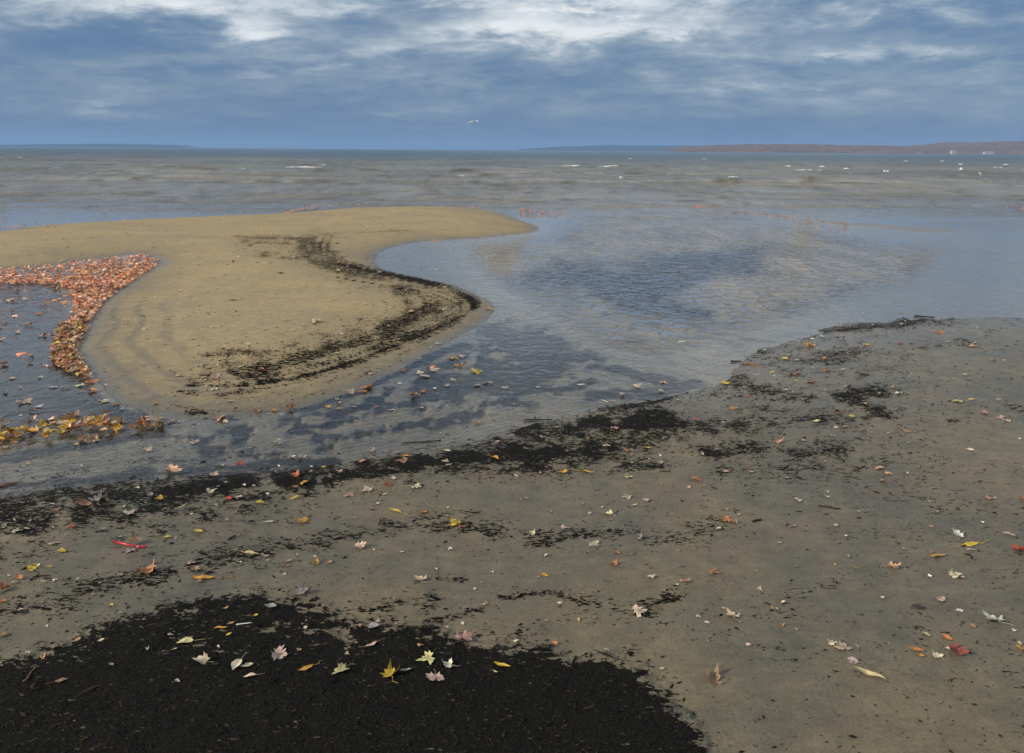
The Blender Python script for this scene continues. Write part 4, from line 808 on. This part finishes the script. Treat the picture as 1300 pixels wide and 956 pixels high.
# ------------------------------------------------------------------ black plant debris: crumbs and fibres lying on the sand
def flakes():
    n = 1500000
    x = rng.uniform(-5.5, 9.5, n); y = 1.15 + 13.5 * rng.random(n) ** 1.6
    px, py = to_pix(x, y, np.full(n, .04))
    d = lookup(debris, px, py); keep = rng.random(n) < 0.12 * np.clip(1.15 * d ** 1.4 + .022 + .36 * np.maximum(fbm(x * 1.1, y * 2.0, 3, 41.) - .42, 0) * (py > 400) * (1 + 1.2 * (px > 850) * (py < 640)), 0, 1.1) * np.clip(4.5 / y, .35, 2.2)
    keep &= (px > -150) & (px < 1450) & (py < 1060)
    x, y, d, px, py = x[keep], y[keep], d[keep], px[keep], py[keep]
    z, si, sb = land(x, y); k = (z > -0.012) & ((sb > -.05) | (si > -.05) | (py > 520)); x, y, z, d, px, py = x[k], y[k], np.maximum(z[k], 0.0), d[k], px[k], py[k]
    n = len(x); Ln = rng.lognormal(-4.62, .55, n) * np.clip(.45 + .18 * y, .8, 2.0); Ln = np.where((rng.random(n) < .02) & (d > .4), Ln * 3.2, Ln); Wd = np.minimum(Ln * rng.uniform(.12, .45, n), .009); Ht = Wd * rng.uniform(.25, .8, n) + .001
    a = rng.normal(0.25, .75, n); ca, sa = np.cos(a), np.sin(a)
    loc = [(-.5, 0, 0), (.5, 0, 0), (0, .5, 0), (0, -.5, 0), (.05, 0, 1)]
    V = np.zeros((n, 5, 3))
    for i, (u, v, w) in enumerate(loc):
        jx = Ln * u * rng.uniform(.8, 1.2, n); jy = Wd * v * rng.uniform(.6, 1.4, n)
        V[:, i, 0] = x + ca * jx - sa * jy; V[:, i, 1] = y + sa * jx + ca * jy; V[:, i, 2] = z + Ht * w + (0.0008 + (w == 0) * rng.uniform(-.001, .002, n))
    f = np.array([(0, 3, 4), (3, 1, 4), (1, 2, 4), (2, 0, 4)]); Fc = (f[None] + 5 * np.arange(n)[:, None, None]).reshape(-1, 3)
    T = np.zeros((n, 5, 3)); base = np.where((y > 6.2)[:, None, None] & (px < 660)[:, None, None], np.array([.036, .029, .022]), np.array([.0105, .0098, .0085])); T[:] = base * rng.uniform(.5, 1.5, (n, 1, 1))
    lg = (rng.random(n) < .02) & (d > .4); br = (rng.random(n) < .26) | lg; T[br] = np.array([.036, .025, .015]) * rng.uniform(.6, 1.4, (br.sum(), 1, 1))
    for cx_, cy_, rx, ry in [(640, 595, 34, 9), (1115, 463, 26, 6), (975, 583, 20, 9), (1005, 561, 14, 5), (510, 706, 24, 6), (950, 547, 24, 4), (1090, 490, 20, 4), (655, 660, 8, 4), (865, 610, 12, 5), (1205, 535, 12, 3)]:
        g_ = (((px - cx_) / rx) ** 2 + ((py - cy_) / ry) ** 2 < 1) & (rng.random(n) < .7); T[g_] = np.array([.085, .065, .018]) * rng.uniform(.6, 1.4, (g_.sum(), 1, 1))
    me = bpy.data.meshes.new('plant_debris'); me.vertices.add(n * 5); me.vertices.foreach_set('co', V.astype(np.float32).ravel())
    me.loops.add(Fc.size); me.loops.foreach_set('vertex_index', Fc.astype(np.int32).ravel()); me.polygons.add(len(Fc)); me.polygons.foreach_set('loop_start', np.arange(0, Fc.size, 3, dtype=np.int32))
    at = me.attributes.new('tint', 'FLOAT_COLOR', 'POINT'); t4 = np.ones((n * 5, 4), np.float32); t4[:, :3] = T.reshape(-1, 3); at.data.foreach_set('color', t4.ravel())
    me.materials.append(MAT_FLAKE); me.update(calc_edges=True); me.validate()
    print('FLAKES', n)
    return me
tag(link('plant_debris', flakes()), 'black crumbs and fibres of rotted plant debris along the strand lines', 'debris', kind='stuff')

# ------------------------------------------------------------------ straw, sticks
MAT_STRAW = plain('red_plastic', (0.72, 0.035, 0.075), 0.35, .5, 60, .08); MAT_WHITE = plain('white_plastic', (0.75, 0.76, 0.76), 0.4, .5, 60, .06)
MAT_TWIG = plain('wet_twig', (0.028, 0.021, 0.015), 0.6, .3, 90, .4); MAT_TWIG2 = plain('brown_twig', (0.16, 0.085, 0.045), 0.6, .3, 90, .4)
def on_ground(px, py, up=0.0):
    x, y, z = ground_at(px, py); return np.array([x, y, z + up])
def straw():
    a, b, c = on_ground(143.5, 689, .006), on_ground(177, 696, .006), on_ground(186.5, 695.5, .007)
    r = bpy.data.objects.new('drinking_straw', None); C.objects.link(r); r.location = a; tag(r, 'red plastic drinking straw with a bent end on damp sand', 'straw')
    def hollow(pts, rad, name):
        P = [p - a for p in pts]; V, Fc = tube(P, rad, 12); Fc = Fc[:-2]; n0 = len(V); V2, F2 = tube(P, [q * .82 for q in (rad if isinstance(rad, list) else [rad] * len(P))], 12)
        Fc += [tuple(i + n0 for i in f)[::-1] for f in F2[:-2]]
        for e in (0, len(P) - 1): Fc += [(e * 12 + k, e * 12 + (k + 1) % 12, n0 + e * 12 + (k + 1) % 12, n0 + e * 12 + k) for k in range(12)]
        return link(name, raw_mesh(name, V + V2, Fc, MAT_STRAW, smooth=True), r)
    m1 = a * .08 + b * .92
    hollow([a, (a + m1) / 2, m1], .0042, 'tube')
    n = 15; hollow([m1 * (1 - i / (n - 1)) + b * (i / (n - 1)) for i in range(n)], [.0042 if i % 2 else .0050 for i in range(n)], 'bellows')
    hollow([b, (b + c) / 2, c], .0042, 'mouthpiece')
straw()
def rod(p0, p1, rad, material, name, label, cat, wob=.004, n=7):
    a, b = on_ground(*p0, rad * .9), on_ground(*p1, rad * .9); b[2] = a[2] + max(-.004, min(.004, b[2] - a[2])); P = []
    for i in range(n):
        t = i / (n - 1); q = a * (1 - t) + b * t; P.append(q - a + np.array([random.uniform(-wob, wob), random.uniform(-wob, wob), random.uniform(0, wob * .5)]))
    o = link(name, raw_mesh(name, *tube(P, [rad * random.uniform(.75, 1.1) * (1 - .3 * i / n) for i in range(n)], 7), material, smooth=True)); o.location = a
    return tag(o, label, cat)
rod((300, 793.5), (320, 791), .0022, MAT_WHITE, 'plastic_stick', 'thin white plastic stick on the black debris patch', 'stick', .0004)
for p0, p1, rad, mt, lab in [((1039, 643), (1067, 647), .0045, MAT_TWIG, 'straight dark twig on bare grey sand, thickest of the twigs there'), ((664, 534), (701, 534), .006, MAT_TWIG, 'long dark stick lying in thin water at the channel edge'),
    ((943, 461.5), (972, 466), .009, MAT_TWIG2, 'brown waterlogged stick at the edge of the flats'), ((928, 460), (941, 460), .009, MAT_TWIG, 'short black stick beside the brown waterlogged stick'), ((31, 866), (46, 848), .003, MAT_TWIG2, 'thin brown twig slanting across the black debris patch'),
    ((956, 663), (966, 660.5), .006, MAT_TWIG, 'stubby black twig near orange leaves on smooth sand'), ((289, 686), (300, 681), .005, MAT_TWIG, 'short black twig on damp sand beside narrow yellow leaves'), ((1161, 402), (1186, 404), .010, MAT_TWIG, 'black driftwood stick at the water edge where the beach narrows'),
    ((39, 737), (48, 731), .004, MAT_TWIG, 'short black twig under a yellow maple leaf on damp sand'), ((510, 563.5), (560, 560), .005, MAT_TWIG, 'dark stick floating along the wrack line in the channel'), ((832, 767), (848, 760), .004, MAT_TWIG, 'forked-looking black twig in a faint strand on smooth sand'),
    ((0, 618), (22, 614), .005, MAT_TWIG2, 'brown stick in thin water beside the dark wrack')]:
    rod(p0, p1, rad, mt, 'twig', lab, 'twig')

# ------------------------------------------------------------------ haze over the lake
HAZE = 0.00011
if HAZE:
    hz = link('haze', raw_mesh('haze', *box(-31000, 31000, -40, 14300, -2.4, 130), None))
    m = bpy.data.materials.new('haze_air'); m.use_nodes = True; N, L = nodes_of(m.node_tree); o = N('ShaderNodeOutputMaterial'); v = N('ShaderNodeVolumePrincipled')
    v.inputs['Color'].default_value = (0.36, 0.60, 1.0, 1); v.inputs['Density'].default_value = HAZE; v.inputs['Anisotropy'].default_value = 0.0
    m.node_tree.links.new(v.outputs[0], o.inputs['Volume']); hz.data.materials.append(m)
    tag(hz, 'thin bluish air over the lake', 'haze', kind='stuff')
